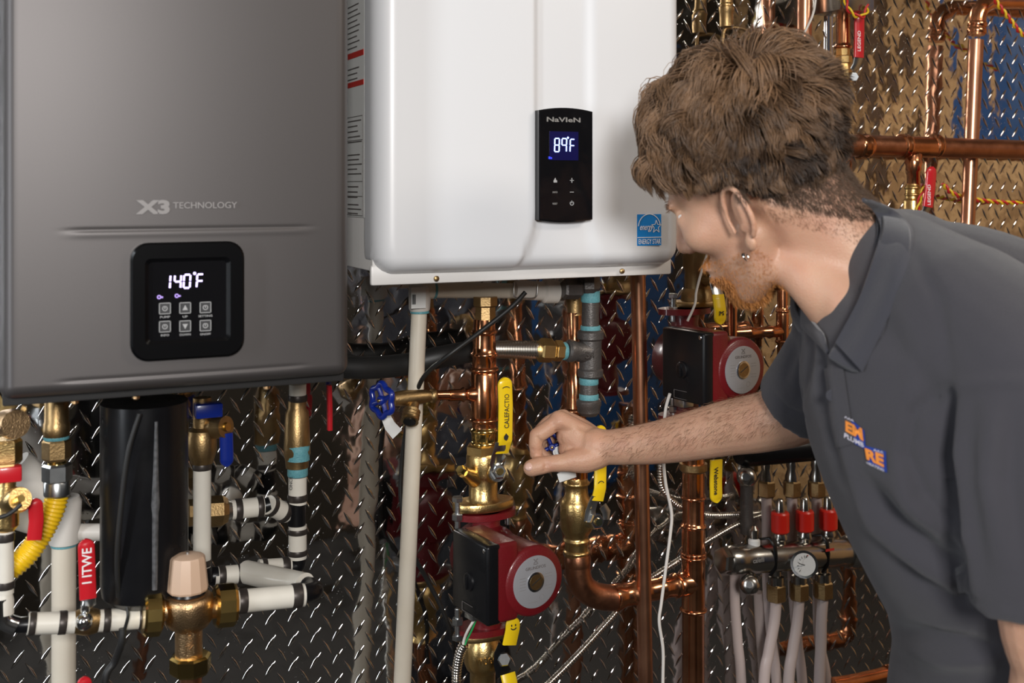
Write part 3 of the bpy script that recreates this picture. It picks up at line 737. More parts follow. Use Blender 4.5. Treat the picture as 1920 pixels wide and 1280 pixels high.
# ------------------------------------------------------------------ loop right of the mixing valve
t = thing('water_line', 'white plastic loop with black corner elbow right of the mixing valve', 'pipe')
pex(t, (440, 1128, .26), (570, 1115, .26), 21, ((.05, .17), (.82, .96)))
tube('corner_elbow', M['black'], t, [(562, 1114, .26), (588, 1108, .25), (584, 1100, .225), (560, 1095, .21)], 17, 6)
pipe('pipe', M['pex'], t, (572, 1097, .22), (462, 1072, .10), 22)
fit('tee', M['black'], t, (475, 1075, .10), (450, 1072, .095), [(0, 18), (.5, 21), (1, 17)])
pex(t, (402, 1080, .1), (462, 1074, .1), 17, ((.12, .33), (.72, .95)))
fit('elbow', M['black'], t, (388, 1081, .1), (408, 1079, .1), [(0, 13), (.4, 17), (1, 17)])
pex(t, (485, 1064, .09), (545, 1060, .09), 15, ((.1, .25), (.72, .95)))
# ------------------------------------------------------------------ vertical line with blue handled brass valve
t = thing('water_line', 'upright white plastic line under a brass valve with blue handle', 'pipe')
pex(t, (379, 868, .12), (379, 1062, .12), 16.5, ((.0, .06), (.93, .99)))
vfit('elbow', M['black'], t, 384, .11, [(1056, 13), (1075, 15), (1090, 14), (1094, 8)])
vfit('valve_body', M['brass_dull'], t, 379, .12, [(745, 17), (800, 17), (806, 25), (812, 25), (818, 27), (845, 27), (858, 23), (868, 20)])
fit('side_port', M['brass_dull'], t, (385, 800, .12), (424, 800, .15), [(0, 14), (.5, 16), (.55, 22), (1, 20)])
fit('port_hole', M['brass_shiny'], t, (422, 800, .149), (428, 800, .153), [(0, 9), (1, 8)])
lever(t, [(425, 874, .15), (425, 850, .15), (424, 812, .15)], 25, M['blue'], 8, name='blue_handle')
box('blue_cap', M['blue'], t, P(390, 768, .14), (1, 0, 0), (0, 1, 0), (0, 0, 1), .017, .012, .009, .002)
# ------------------------------------------------------------------ tee column
t = thing('water_line', 'banded white plastic column with black tee below the teal-stained brass union', 'pipe')
X = 558
vfit('coupling', M['pex'], t, X, .09, [(720, 16), (740, 16)]); ring(t, (X, 740, .09), (X, 752, .09), 18)
vfit('brass_union', M['brass_dull'], t, X-1, .09, [(750, 17), (765, 17), (772, 22), (850, 25), (862, 22), (876, 21)], 30, 40)
vfit('teal_stain', M['teal'], t, X+1, .094, [(828, 12), (836, 22), (845, 21), (862, 22)], 12, 60)
ring(t, (X, 872, .09), (X, 892, .09), 19, M['teal'], 'thread_sealant')
pex(t, (X, 880, .09), (X, 944, .09), 17, ((.0, .2), (.72, .92)))
text('pipe_print', 'ONCE', M['ink'], t, P(X-10, 918, .1035), EZ, Vector((-1, 0, 0)), .018, .004, .0002)
vfit('tee', M['black'], t, X-2, .09, [(940, 13), (944, 17), (983, 17), (987, 13)])
pex(t, (X, 984, .09), (X, 1046, .09), 17, ((.1, .26), (.74, .9)))
tube('elbow', M['black'], t, [(X, 1042, .09), (X, 1058, .09), (545, 1064, .09)], 15, 5)
pex(t, (538, 962, .085), (502, 946, .1), 18, ((.08, .3), (.75, .95)))
fit('branch_elbow', M['black'], t, (548, 962, .09), (530, 960, .085), [(0, 12), (1, 17)])
fit('branch_elbow', M['black'], t, (505, 946, .10), (490, 950, .1), [(0, 15), (1, 12)])
pex(t, (494, 949, .1), (432, 956, .1), 18, ((.02, .2), (.66, .86)))
fit('steel_collar', M['zinc'], t, (434, 956, .1), (424, 957, .1), [(0, 18), (.5, 20), (1, 22)])
fit('union', M['brass_dull'], t, (426, 957, .1), (352, 962, .1), [(0, 23), (.15, 30), (.5, 30), (.55, 24), (1, 26)], 8, 20)
rl = strip('lever_handle', M['red'], None, [(617, 722, .06), (618, 770, .06), (618, 806, .06)], [8, 9, 9], 14, VX); solo(rl, 'thin red valve lever seen edge on under the grey heater', 'lever')
# ------------------------------------------------------------------ pvc condensate line
t = thing('drain_pipe', 'long cream plastic drain pipe running down from under the white heater', 'pipe')
fit('pipe', M['pvc'], t, (787, 560, .095), (752, 1330, .095), [(0, 15), (1, 16.5)])
pipe('pipe', M['pvc'], t, (752, 1330, .095), (745, 1560, .095), 17)
fit('elbow', M['pvc_white'], t, (788, 534, .095), (786, 584, .095), [(0, 18), (.1, 22), (.9, 20), (1, 17)])
ring(t, (787, 582, .095), (787, 587, .095), 18, M['teal'], 'glue_line')
fit('trap_pipe', M['pvc'], t, (790, 543, .095), (1040, 546, .13), [(0, 17), (.08, 17), (.1, 15), (1, 14)])
fit('glue_mark', M['teal'], t, (812, 544, .099), (816, 544, .099), [(0, 16), (1, 16)])
fit('trap_body', M['pvc_white'], t, (965, 543, .13), (1050, 547, .135), [(0, 16), (.1, 18), (.6, 18), (.65, 23), (.93, 22), (1, 14)])
tube('wire_clip', M['zinc'], t, [(964, 530, .155), (965, 556, .157), (985, 559, .157), (1005, 556, .157), (1008, 532, .155)], 1.4, 6, 8)
lbq = P(769, 578, .113); quads('paper_label', M['paper'], t, [rect(0, 0, .022, .030)], lbq+Vector((0, -.004, 0)), EX, EZ, .0004); quads('barcode', M['ink'], t, [rect(.001+.0012*i, .006, .0016+.0012*i+.0003*(i % 2), .020) for i in range(5)], lbq+Vector((0, -.005, 0)), EX, EZ, .0003)
# ------------------------------------------------------------------ black cable
t = tube('cable', M['black_matte'], None, [(985, 548, .18), (958, 576, .18), (900, 622, .175), (838, 668, .17), (800, 700, .13), (782, 732, .10), (765, 790, .06), (754, 860, .05), (752, 940, .05), (772, 1030, .07), (800, 1085, .06), (828, 1140, .06), (850, 1205, .06), (858, 1300, .06)], 4.2)
solo(t, 'thin black cable curling down across the cream drain pipe', 'cable')
# ------------------------------------------------------------------ gas line and iron drip leg
t = thing('gas_line', 'black sleeved gas line with bare ribbed steel end into iron tee', 'pipe')
tube('sleeve', M['black_matte'], t, [(600, 683, .07), (680, 689, .07), (760, 683, .055), (830, 668, .065), (900, 656, .06), (925, 655, .06)], 21)
corr('bare_hose', M['steel'], t, [(920, 655, .06), (950, 655, .09), (1018, 656, .155)], 17, 6.2, .22, 24)
nut('hex_nut', M['brass'], t, (1010, 656, .155), (1036, 657, .155), 23)
nut('hex_nut', M['brass'], t, (1038, 657, .155), (1054, 658, .155), 20)
t = thing('drip_leg', 'black iron pipe tee and cap daubed with teal thread sealant', 'pipe')
ring(t, (1052, 658, .155), (1060, 658, .155), 17, M['teal'], 'thread_sealant')
X = 1107
vfit('tee', M['iron'], t, X, .155, [(618, 21), (622, 25), (634, 25), (638, 21), (690, 21), (693, 24), (704, 24), (708, 20)], 32)
fit('tee_branch', M['iron'], t, (1062, 657, .155), (1100, 660, .155), [(0, 17), (.1, 21), (.3, 21), (.45, 18), (1, 22)], 30)
vfit('nipple', M['iron'], t, X, .155, [(548, 16), (622, 16)])
ring(t, (X, 545, .155), (X, 566, .155), 18, M['teal'], 'thread_sealant'); ring(t, (X, 610, .155), (X, 622, .155), 19, M['teal'], 'thread_sealant')
vfit('upper_union', M['iron'], t, 1103, .155, [(505, 23), (540, 23), (548, 19)], 8, 20)
nut('union_nut', M['iron'], t, (1055, 542, .155), (1088, 542, .155), 19)
vfit('lower_nipple', M['iron'], t, X-3, .155, [(704, 17), (755, 17)])
ring(t, (X-3, 708, .155), (X-3, 720, .155), 18.2, M['teal'], 'thread_sealant'); ring(t, (X-3, 738, .155), (X-3, 751, .155), 18.5, M['teal'], 'thread_sealant')
vfit('cap', M['iron'], t, X-3, .155, [(748, 21), (751, 23.5), (760, 23.5), (763, 21.5), (772, 21), (779, 15)], 24)
q = P(1098, 672, .176); text('cast_mark', '34', M['iron'], t, q, EX, EZ, .016, .010, .0008)
# ------------------------------------------------------------------ copper riser with tee and drain
CX = 908; CD = .12
t = thing('copper_riser', 'bright copper press riser with side tee above the yellow lever valve', 'pipe')
vfit('brass_adapter', M['brass_dull'], t, CX+2, CD, [(556, 24), (572, 24), (575, 20), (602, 21)], 8, 20)
vfit('riser', M['copper'], t, CX, CD, [(598, 20), (612, 21)]+bead(622, 21, 4, 5)+[(630, 21), (650, 22)]+bead(664, 23, 3, 5)+bead(692, 23, 5, 5)+[(700, 25), (778, 25)]+bead(786, 24, 4, 4)+[(792, 23), (804, 23)]+[(806, 24)], 36, 45)
fit('tee_branch', M['copper'], t, (898, 738, CD), (842, 741, CD), [(0, 17), (.25, 15), (.38, 11), (.48, 11), (.53, 14.5), (.62, 11), (1, 11)], 24, 50)
pipe('branch_pipe', M['copper'], t, (868, 740, CD), (812, 741, CD), 9)
t = thing('drain_valve', 'brass boiler drain with blue wheel handle left of the copper riser', 'valve')
fit('body', M['brass_dull'], t, (818, 741, CD), (738, 748, CD), [(0, 10), (.04, 13), (.12, 13), (.15, 10), (.3, 13), (.55, 14), (.75, 15), (1, 13)], 28, 50)
nut('packing_nut', M['brass'], t, (752, 746, CD), (735, 748, CD), 13)
fit('stem', M['brass_shiny'], t, (738, 748, CD), (722, 750, CD+.005), [(0, 5), (1, 5)])
fit('outlet', M['brass_dull'], t, (776, 752, CD), (768, 790, CD+.02), [(0, 11), (.45, 12), (.5, 17), (.6, 15.5), (.65, 17), (.75, 15.5), (.8, 17), (.9, 15.5), (1, 17)], 28, 50)
fit('outlet_bore', M['black'], t, (768, 789, CD+.0195), (767.5, 792, CD+.021), [(0, 12), (1, 12)], 24)
wheel(t, (716, 750, CD+.012), (-.92, -.38, 0), 29)
strip('paper_tag', M['paper'], t, [(722, 778, CD), (731, 798, CD), (745, 814, CD)], [18, 22, 24], 1, VX)
# ------------------------------------------------------------------ isolation valve over the pump
t = thing('isolation_valve', 'brass isolation valve with long upright yellow lever above the front pump', 'valve')
vfit('press_end', M['brass_shiny'], t, CX, CD, [(800, 23)]+bead(806, 24, 3, 4)+[(812, 24), (824, 24)]+bead(830, 23, 2, 4)+[(836, 22)], 36, 50)
nut('hex_end', M['brass'], t, (CX-2, 832, CD), (CX-2, 852, CD), 33)
vfit('body', M['brass'], t, CX-2, CD, [(848, 29), (854, 32), (885, 32), (892, 29), (898, 27), (905, 27), (932, 27), (938, 33)], 36, 45)
fit('drain_boss', M['brass'], t, (900, 902, CD), (868, 884, CD+.02), [(0, 18), (.5, 16), (.85, 11), (1, 11)], 20)
nut('drain_cap', M['brass_shiny'], t, (874, 887, CD+.016), (862, 880, CD+.024), 10)
fit('stem_boss', M['brass'], t, (915, 892, CD), (932, 887, CD+.035), [(0, 18), (.8, 15), (1, 13)])
fit('lock_washer', M['zinc'], t, (930, 886, CD+.033), (933, 885.5, CD+.038), [(0, 17), (1, 17)], 24)
nut('lever_nut', M['chrome'], t, (932, 885.5, CD+.037), (937, 884, CD+.052), 14)
fit('stem_end', M['brass_shiny'], t, (937, 884, CD+.052), (939, 883.5, CD+.057), [(0, 7), (1, 6)])
strip('lever_arm', M['zinc'], t, [(934, 884, CD+.042), (928, 868, CD+.047), (932, 852, CD+.056), (937, 842, CD+.064), (939, 828, CD+.068)], [24, 21, 22, 24, 22], 3, VX)
lv = lever(t, [(946, 707, CD+.07), (948, 760, CD+.07), (947, 825, CD+.068), (940, 848, CD+.058)], 29, M['yellow'], 7)
vtext(lv, 'CALEFACTIO', M['ink'], 950, 802, 738, 4.5, CD+.0722)
q = P(949, 820, CD+.0738); k = mpp(q); quads('leaf_mark', M['ink'], lv, [[(0, 8*k), (5*k, 2*k), (3*k, -4*k), (0, -6*k), (-4*k, -3*k), (-4.5*k, 2*k)]], q, EX, EZ)
q = P(949, 727, CD+.0738); quads('arrow_mark', M['ink'], lv, arc2(0, -2*k, 8*k, .3, PI-.3, 1.3*k, 10, 5*k), q, EX, EZ)
# brass flange (oval with two bolt ears) shared builder
def oval_flange(name, m, par, c, wpx, dpx, th, ear=True):
    """c = (px,py_top,d); width in px across, depth in px, thickness in px downward"""
    q = P(*c); k = mpp(q); bm = bmesh.new(); N = 40
    prof = []
    for i in range(N):
        a_ = 2*PI*i/N; x = math.cos(a_); y = math.sin(a_)
        prof.append((math.copysign(abs(x)**.9, x)*wpx*k, math.copysign(abs(y)**1.15, y)*dpx*k))
    lo = []; R_ = []
    for (z, s_) in ((0, .97), (-.002, 1), (-th*k+.002, 1), (-th*k, .97)):
        R_.append([bm.verts.new((q.x+x*s_, q.y+y*s_, q.z+z)) for x, y in prof])
    for j in range(3):
        for i in range(N): bm.faces.new((R_[j][i], R_[j][(i+1) % N], R_[j+1][(i+1) % N], R_[j+1][i]))
    bm.faces.new(R_[0]); bm.faces.new(R_[3][::-1])
    return from_bm(name, bm, m, par, 40)
oval_flange('flange', M['brass'], t, (906, 937, CD), 61, 36, 15)
def hexbolt(par, px, yh, d, yn=None, r=11, yend=None):
    nut('bolt', M['zinc'], par, (px, yh, d), (px, yh+9, d), r)
    if yn:
        n_ = nut('bolt_nut', M['zinc'], par, (px, yn, d), (px, yn+13, d), r)
        fit('bolt_thread', M['zinc'], par, (px, yh+8, d), (px, yend, d), [(i/24, (6 if i % 2 else 5.2)) for i in range(25)], 12, 60)
# ------------------------------------------------------------------ pumps
def pump(label, fpx, fpy, boxdy=0, f_top=None, f_bot=None, with_bolts=True):
    t = thing('circulator_pump', label, 'pump', 'circulator pumps')
    ph = math.radians(8); n = Vector((math.sin(ph), -math.cos(ph), 0)); l = Vector((-math.cos(ph), -math.sin(ph), 0))
    F = P(fpx, fpy, .25)                       # centre of the motor face
    O = F-n*.128
    def Q(a, b, c): return O+n*a+l*b+EZ*c
    R_ = M['pump_red']
    lathe('motor', R_, t, Q(.03, 0, 0), n, [(0, .044), (.045, .0455), (.070, .047), (.090, .0485), (.095, .0475), (.098, .044)], 48, 50)
    lathe('volute', R_, t, Q(-.035, 0, 0), n, [(0, .035), (.008, .045), (.05, .048), (.065, .044)], 40, 50)
    lathe('flange_neck', R_, t, Q(-.0, 0, f_bot), EZ, [(0, .024), (abs(f_bot)*.3, .021), (abs(f_bot)+.02, .03), (abs(f_bot)+f_top*.7, .021), (abs(f_bot)+f_top, .024)], 30, 60)
    # name plate
    disc = lathe('name_plate', M['label'], t, Q(.1275, 0, 0), n, [(0, .0355), (.0018, .0355), (.0022, .034)], 48)
    lathe('centre_ring', M['chrome'], disc, Q(.1290, 0, 0), n, [(0, .0135), (.0018, .0135), (.0022, .0115)], 32)
    sc_ = lathe('centre_screw', M['brass_dull'], disc, Q(.1295, 0, 0), n, [(0, .0108), (.0020, .0105)], 32)
    ex = -l; o_ = Q(.1302, 0, 0)
    quads('screw_slot', M['ink'], sc_, [line2(-.007, -.003, .007, .005, .0012)], Q(.1313, 0, 0), ex, EZ)
    text('plate_lettering', 'GRUNDFOS', M['faint_ink'], disc, Q(.1295, .0165, .0175), ex, EZ, .033, .0042, .0003, .01)
    quads('plate_mark', M['faint_ink'], disc, arc2(-.0035, .0285, .003, -PI*.5, PI*.5, .0008, 8)+arc2(.0035, .0285, .003, PI*.5, PI*1.5, .0008, 8)+[rect(-.004, .024, .004, .0246)], Q(.1295, 0, 0), ex, EZ)
    quads('plate_print', M['grey_ink'], disc, [rect(-.026, y, -.016, y+.0005) for y in (-.008, -.004, 0, .004, .008)]+[rect(.016, y, .027, y+.0005) for y in (-.012, -.008, .004, .008)]+[rect(-.012, -.027, .003, -.0265)]+arc2(.010, -.022, .004, 0, 2*PI, .0005, 12), Q(.1294, 0, 0), ex, EZ, .0002)
    # terminal box on the left
    box('box_base', R_, t, Q(.079, .044, .006), n, l, EZ, .047, .020, .0535, .006, 3)
    bx = box('terminal_box', M['black'], t, Q(.079, .064, .006), n, l, EZ, .047, .011, .0535, .004, 3)
    lathe('speed_knob', M['black'], bx, Q(.079, .0745, .0), l, [(0, .013), (.003, .012), (.004, .010)], 24)
    box('knob_grip', M['black'], bx, Q(.079, .0795, .0), n, l, EZ, .0025, .002, .010, .001)
    quads('label_panel', M['faint_ink'], bx, [rect(-.018, -.044, .010, -.0435), rect(-.018, -.032, .01, -.0315), rect(-.018, -.044, -.0175, -.0315)], Q(.079, .0755, 0), n, EZ)
    lathe('cover_screw', M['chrome'], bx, Q(.118, .0735, .052), l, [(0, .0032), (.0022, .0032), (.003, .002)], 12)
    box('conduit_clamp', M['zinc'], bx, Q(.06, .055, -.054), n, l, EZ, .011, .010, .006, .001)
    # red flanges
    for c, top in ((f_top, True), (f_bot, False)):
        q = Q(0, 0, c); N = 40; bm = bmesh.new(); R2 = []
        for z in (0, -.009 if top else .009):
            R2.append([bm.verts.new((q.x+math.copysign(abs(math.cos(2*PI*i/N))**.9, math.cos(2*PI*i/N))*.047, q.y+math.copysign(abs(math.sin(2*PI*i/N))**1.15, math.sin(2*PI*i/N))*.028, q.z+z)) for i in range(N)])
        for i in range(N): bm.faces.new((R2[0][i], R2[0][(i+1) % N], R2[1][(i+1) % N], R2[1][i]))
        bm.faces.new(R2[0]); bm.faces.new(R2[1][::-1]); from_bm('pump_flange', bm, R_, t, 40)
    return t, Q
zt1 = P(906, 955, CD).z; zb1 = P(906, 1180, CD).z; zf1 = P(1003, 1090, .25).z
pt, Q1 = pump('dark red circulator pump with round grey plate, lower front one', 1003, 1090, 0, zt1-zf1, zb1-zf1)
for px, yn in ((858, 962), (952, 955)):
    hexbolt(pt, px, 931, CD+(.01 if px < 900 else -.005), yn, 11, yn+28)
for px in (858, 952):
    hexbolt(pt, px, 1190, CD+(.01 if px < 900 else -.005), 1158, 11, 1140)
# lower isolation valve
t = thing('isolation_valve', 'brass ball valve below the lower pump with short yellow lever', 'valve')
oval_flange('flange', M['brass_dull'], t, (906, 1179, CD), 60, 34, 12)
vfit('body', M['brass'], t, CX-3, CD, [(1190, 27), (1196, 29), (1205, 34), (1240, 35), (1252, 30), (1258, 24), (1300, 24), (1310, 30)], 36, 45)
vfit('pipe_below', M['copper'], t, CX-3, CD, [(1300, 20), (1600, 20)])
text('cast_mark', 'WOG', M['brass'], t, P(893, 1250, CD+.027), EX, EZ, .025, .010, .001)
fit('stem_boss', M['brass'], t, (910, 1232, CD), (940, 1235, CD+.03), [(0, 14), (1, 12)])
nut('lever_nut', M['zinc'], t, (940, 1235, CD+.03), (946, 1236, CD+.045), 13)
strip('lever_arm', M['black'], t, [(945, 1262, CD+.036), (936, 1240, CD+.038), (936, 1222, CD+.04), (944, 1206, CD+.045)], [30, 24, 20, 22], 4, VX)
lv = lever(t, [(962, 1156, CD+.05), (961, 1180, CD+.05), (955, 1208, CD+.047)], 29, M['yellow'], 6)
q = P(963, 1178, CD+.0535); k = mpp(q); quads('arrow_mark', M['ink'], lv, arc2(0, 4*k, 7*k, PI*1.15, PI*1.85, 2*k, 8)+[rect(-5*k, 4*k, -3*k, 8*k), rect(3*k, 4*k, 5*k, 8*k)], q, EX, EZ)
lever(t, [(958, 1298, CD+.045), (956, 1280, CD+.045), (952, 1262, CD+.04)], 30, M['yellow'], 6)
t = thing('wiring_conduit', 'flexible metal conduit with green and grey wires leaving the lower pump', 'cable')
corr('conduit', M['steel'], t, [(871, 1207, .17), (862, 1225, .165), (856, 1262, .16), (856, 1330, .16), (856, 1500, .12)], 10, 5.5, .2, 14)
tube('green_wire', M['wire_green'], t, [(893, 1160, .185), (885, 1180, .18), (875, 1200, .172), (871, 1212, .17)], 2)
tube('grey_wire', M['wire_white'], t, [(889, 1162, .185), (878, 1180, .18), (871, 1196, .172), (868, 1210, .17)], 2.6)
# ------------------------------------------------------------------ second copper assembly behind the hand
CX2 = 1083; CD2 = .105
t = thing('copper_riser', 'copper riser passing behind the hand and the iron cap', 'pipe')
vfit('brass_adapter', M['brass_dull'], t, 1078, CD2, [(520, 19), (548, 20), (585, 14), (590, 15)], 24)
vfit('riser', M['copper'], t, 1076, CD2, [(585, 14), (690, 14), (694, 17), (740, 17)]+bead(768, 19, 5, 5)+[(776, 18), (860, 19), (900, 18)], 30, 45, px2=1084)
t = thing('ball_valve', 'brass press ball valve with bent yellow lever just below the hand', 'valve')
vfit('body', M['brass'], t, CX2-2, CD2, [(895, 20)]+bead(905, 22, 3, 4)+[(912, 21), (928, 22), (938, 29), (944, 31), (988, 31), (996, 27), (1004, 22)]+bead(1012, 23, 2, 3)+[(1018, 22)]+bead(1034, 22, 3, 4)+[(1042, 22)], 36, 45)
text('cast_mark', '1', M['brass'], t, P(1052, 972, CD2+.030), EX, EZ, .008, .014, .001)
fit('stem_boss', M['chrome'], t, (1092, 972, CD2), (1112, 976, CD2+.035), [(0, 16), (1, 14)])
nut('lever_nut', M['chrome'], t, (1110, 976, CD2+.033), (1121, 978, CD2+.052), 15)
fit('stem_end', M['brass_shiny'], t, (1120, 978, CD2+.05), (1124, 979, CD2+.056), [(0, 8), (1, 7)])
strip('lever_arm', M['zinc'], t, [(1106, 975, CD2+.036), (1107, 958, CD2+.038), (1112, 942, CD2+.042), (1118, 930, CD2+.046)], [26, 22, 20, 22], 3, VX)
lv = lever(t, [(1126, 797, CD2+.035), (1126, 860, CD2+.04), (1125, 915, CD2+.046), (1120, 938, CD2+.044)], 25, M['yellow'], 6)
q = P(1127, 908, CD2+.0495); k = mpp(q); quads('arrow_mark', M['ink'], lv, arc2(0, 0, 7*k, .4, PI-.4, 1.5*k, 8), q, EX, EZ)
strip('steel_tab', M['zinc'], t, [(1130, 948, CD2+.03), (1137, 960, CD2+.03), (1136, 974, CD2+.03)], [16, 18, 14], 2, VX)
t = thing('copper_elbow', 'dull brown copper bend below the hand leading right to the tall tee', 'pipe')
vfit('collar', M['copper_dull'], t, CX2, CD2, [(1038, 23), (1046, 25), (1058, 25), (1064, 23)], 30)
tube('bend', M['copper_dull'], t, [(1083, 1048, CD2), (1084, 1075, CD2), (1092, 1098, CD2), (1112, 1114, CD2), (1140, 1120, CD2), (1162, 1119, CD2)], 24, 8, 28)
fit('coupling', M['copper'], t, (1150, 1120, CD2), (1262, 1098, CD2), [(0, 25), (.05, 25.5), (.15, 22), (.3, 21), (.33, 24), (.37, 24), (.4, 21), (.75, 20), (.8, 23), (.85, 20), (1, 20)], 30, 50)
t = thing('drain_valve', 'small drain valve with blue wheel gripped inside the hand', 'valve')
fit('body', M['brass_dull'], t, (1083, 838, CD2), (1045, 838, .155), [(0, 10), (.5, 11), (.6, 13), (1, 10)])
wheel(t, (1035, 838, .166), (-.42, -.90, .1), 23)
fit('wheel_badge', M['paper'], t, (1047, 847, .172), (1046.5, 847, .175), [(0, 10), (1, 10)], 20)
fit('wheel_nut', M['zinc'], t, (1047, 847, .1755), (1046.5, 847, .178), [(0, 6), (1, 6)], 16)
strip('paper_tag', M['paper'], t, [(1058, 880, .188), (1063, 890, .190), (1065, 899, .191)], [34, 38, 36], 1, (1, 0, .22))
# ------------------------------------------------------------------ slim copper pipe
t = thing('copper_pipe', 'tall plain satin copper pipe standing between the two pumps', 'pipe')
fit('pipe', M['copper_satin'], t, (1196, 500, .12), (1211, 1300, .12), [(0, 14), (1, 14)])
pipe('pipe', M['copper_satin'], t, (1211, 1300, .12), (1214, 1560, .12), 14)
# ------------------------------------------------------------------ tall copper tee
t = thing('copper_riser', 'tall copper pipe with press rings and left tee under the forearm', 'pipe')
X = 1300; D3 = .1
vfit('brass_coupling', M['brass_dull'], t, X, D3, [(868, 26), (880, 26), (884, 22)])
vfit('riser', M['copper'], t, X, D3, [(800, 21), (925, 21)]+bead(932, 21, 3, 4)+[(938, 21), (978, 21)]+bead(985, 22, 3, 4)+[(992, 22), (1030, 22)]+bead(1036, 22, 3, 3)+bead(1043, 22, 3, 3)+[(1048, 22), (1136, 22)]+bead(1142, 22, 4, 4)+[(1148, 21), (1600, 21)], 32, 45)
fit('tee_branch', M['copper'], t, (1300, 1092, D3), (1255, 1099, D3), [(0, 22), (.5, 22), (.6, 19), (.7, 23), (.8, 23), (.9, 19), (1, 19)], 28, 50)
# yellow lever beside it
t = thing('lever_handle', 'yellow valve lever printed in black beside the tall copper tee', 'lever')
lv = lever(t, [(1343, 942, .15), (1342, 905, .15), (1343, 862, .15)], 27, M['yellow'], 6, name='grip')
A = P(1339, 876, .1535); text('lettering', 'Webstone', M['ink'], lv, A, Vector((0, 0, -1)), Vector((1, 0, 0)), 52*mpp(A), 9*mpp(A), .0004, .02)
# ------------------------------------------------------------------ white wire
t = tube('wire', M['wire_white'], None, [(1330, 465, .2), (1318, 500, .2), (1306, 545, .2), (1303, 570, .21), (1289, 602, .21)], 2.4)
solo(t, 'thin white wire hanging down to the upper pump', 'wire')
t = tube('wire', M['wire_white'], None, [(1256, 738, .2), (1247, 775, .19), (1244, 850, .19), (1248, 905, .18), (1259, 960, .18), (1257, 1000, .18), (1249, 1060, .18), (1240, 1130, .18), (1236, 1165, .18), (1243, 1215, .18), (1243, 1270, .18), (1240, 1400, .18)], 3)
solo(t, 'long wavy white wire hanging in front of the copper tee', 'wire')
t = corr('wiring_conduit', M['steel'], None, [(1244, 800, .05), (1238, 880, .05), (1242, 915, .05), (1262, 940, .05), (1285, 955, .05), (1340, 966, .05), (1440, 960, .05)], 7, 5, .25, 12)
solo(t, 'beaded metal conduit curving behind the long white wire', 'cable')
t = corr('wiring_conduit', M['steel'], None, [(1460, 958, .06), (1400, 975, .06), (1330, 1012, .06), (1270, 1052, .05), (1200, 1100, .03), (1140, 1165, .03), (1085, 1225, .03), (1020, 1290, .03), (960, 1340, .04)], 7, 5, .2, 12)
solo(t, 'long flexible metal conduit sloping down left behind the copper pipes', 'cable')
# ------------------------------------------------------------------ second pump and its valve
zt2 = P(1306, 575, .12).z; zf2 = P(1392, 693, .25).z
pt, Q2 = pump('dark red circulator pump with round grey plate, upper one behind the forearm', 1392, 693, 0, zt2-zf2, -.095)
hexbolt(pt, 1262, 550, .125, 575, 9, 603); hexbolt(pt, 1262, 790, .125, 760, 9, 745)
t = thing('isolation_valve', 'shaded brass valve with short yellow lever above the upper pump', 'valve')
oval_flange('flange', M['brass_dull'], t, (1308, 563, .12), 56, 32, 10)
vfit('body', M['brass_dull'], t, 1308, .12, [(380, 24), (458, 25), (462, 28), (500, 28), (506, 24), (540, 24), (548, 30), (564, 32)], 30)
strip('lever_arm', M['zinc'], t, [(1340, 505, .165), (1341, 530, .165), (1345, 548, .17), (1349, 560, .175)], [24, 25, 24, 24], 3, VX)
nut('lever_nut', M['chrome'], t, (1338, 526, .166), (1341, 527, .178), 9)
fit('stem_boss', M['brass_dull'], t, (1315, 525, .12), (1338, 526, .166), [(0, 13), (1, 11)])
lv = lever(t, [(1350, 608, .178), (1350, 580, .178), (1346, 552, .172)], 26, M['yellow'], 6)
q = P(1353, 585, .1815); k = mpp(q); quads('arrow_mark', M['ink'], lv, arc2(0, 4*k, 6*k, PI*1.15, PI*1.85, 2*k, 8)+[rect(-5*k, -6*k, -3*k, -2*k), rect(3*k, -6*k, 5*k, -2*k)], q, EX, EZ)
strip('yellow_tab', M['yellow'], t, [(1334, 497, .16), (1345, 494, .16), (1352, 502, .16)], [9, 9, 9], 4, (0, 0, 1))
# copper behind the chin
t = thing('copper_riser', 'slim copper riser with left tee between upper pump and shirt', 'pipe')
vfit('riser', M['copper'], t, 1467, .035, [(440, 10), (575, 10)]+bead(583, 11, 2, 3)+[(590, 12), (635, 12)]+bead(640, 12, 2, 3)+[(645, 10), (815, 10)], 24, 45)
fit('tee_branch', M['copper'], t, (1467, 621, .035), (1365, 624, .035), [(0, 11), (.2, 11), (.25, 13), (.3, 10), (.55, 10), (.6, 12), (.66, 12), (.7, 10), (1, 10)], 24, 50)
t = pipe('copper_pipe', M['copper'], None, (1373, 520, .05), (1373, 700, .05), 9); solo(t, 'short slim copper pipe seen under the beard', 'pipe')
# ------------------------------------------------------------------ lower manifold
t = thing('manifold', 'nickel heating manifold with three red caps and round thermometer', 'manifold', 'heating manifolds')
MD = .12
def my(px): return 1049-(px-1375)*.065
fit('bar', M['nickel'], t, (1362, my(1362), MD), (1598, my(1598), MD), [(0, 23), (.02, 26), (.1, 26), (.13, 24), (.18, 27), (.85, 27), (.87, 25), (1, 26)], 32, 40)
nut('end_cap', M['nickel'], t, (1350, my(1350), MD), (1374, my(1374), MD), 25)
fit('end_flange', M['nickel'], t, (1586, my(1590), MD), (1610, my(1610), MD), [(0, 28), (.3, 32), (.6, 32), (1, 27)], 30)
for px in (1447, 1545):
    q0 = my(px); strip('strap', M['black'], t, [(px-22, q0-34, MD), (px-4, q0-36, MD+.014), (px+6, q0-22, MD+.021), (px+8, q0, MD+.0235), (px+6, q0+22, MD+.021), (px-2, q0+34, MD+.012)], [8]*6, 4, VX)
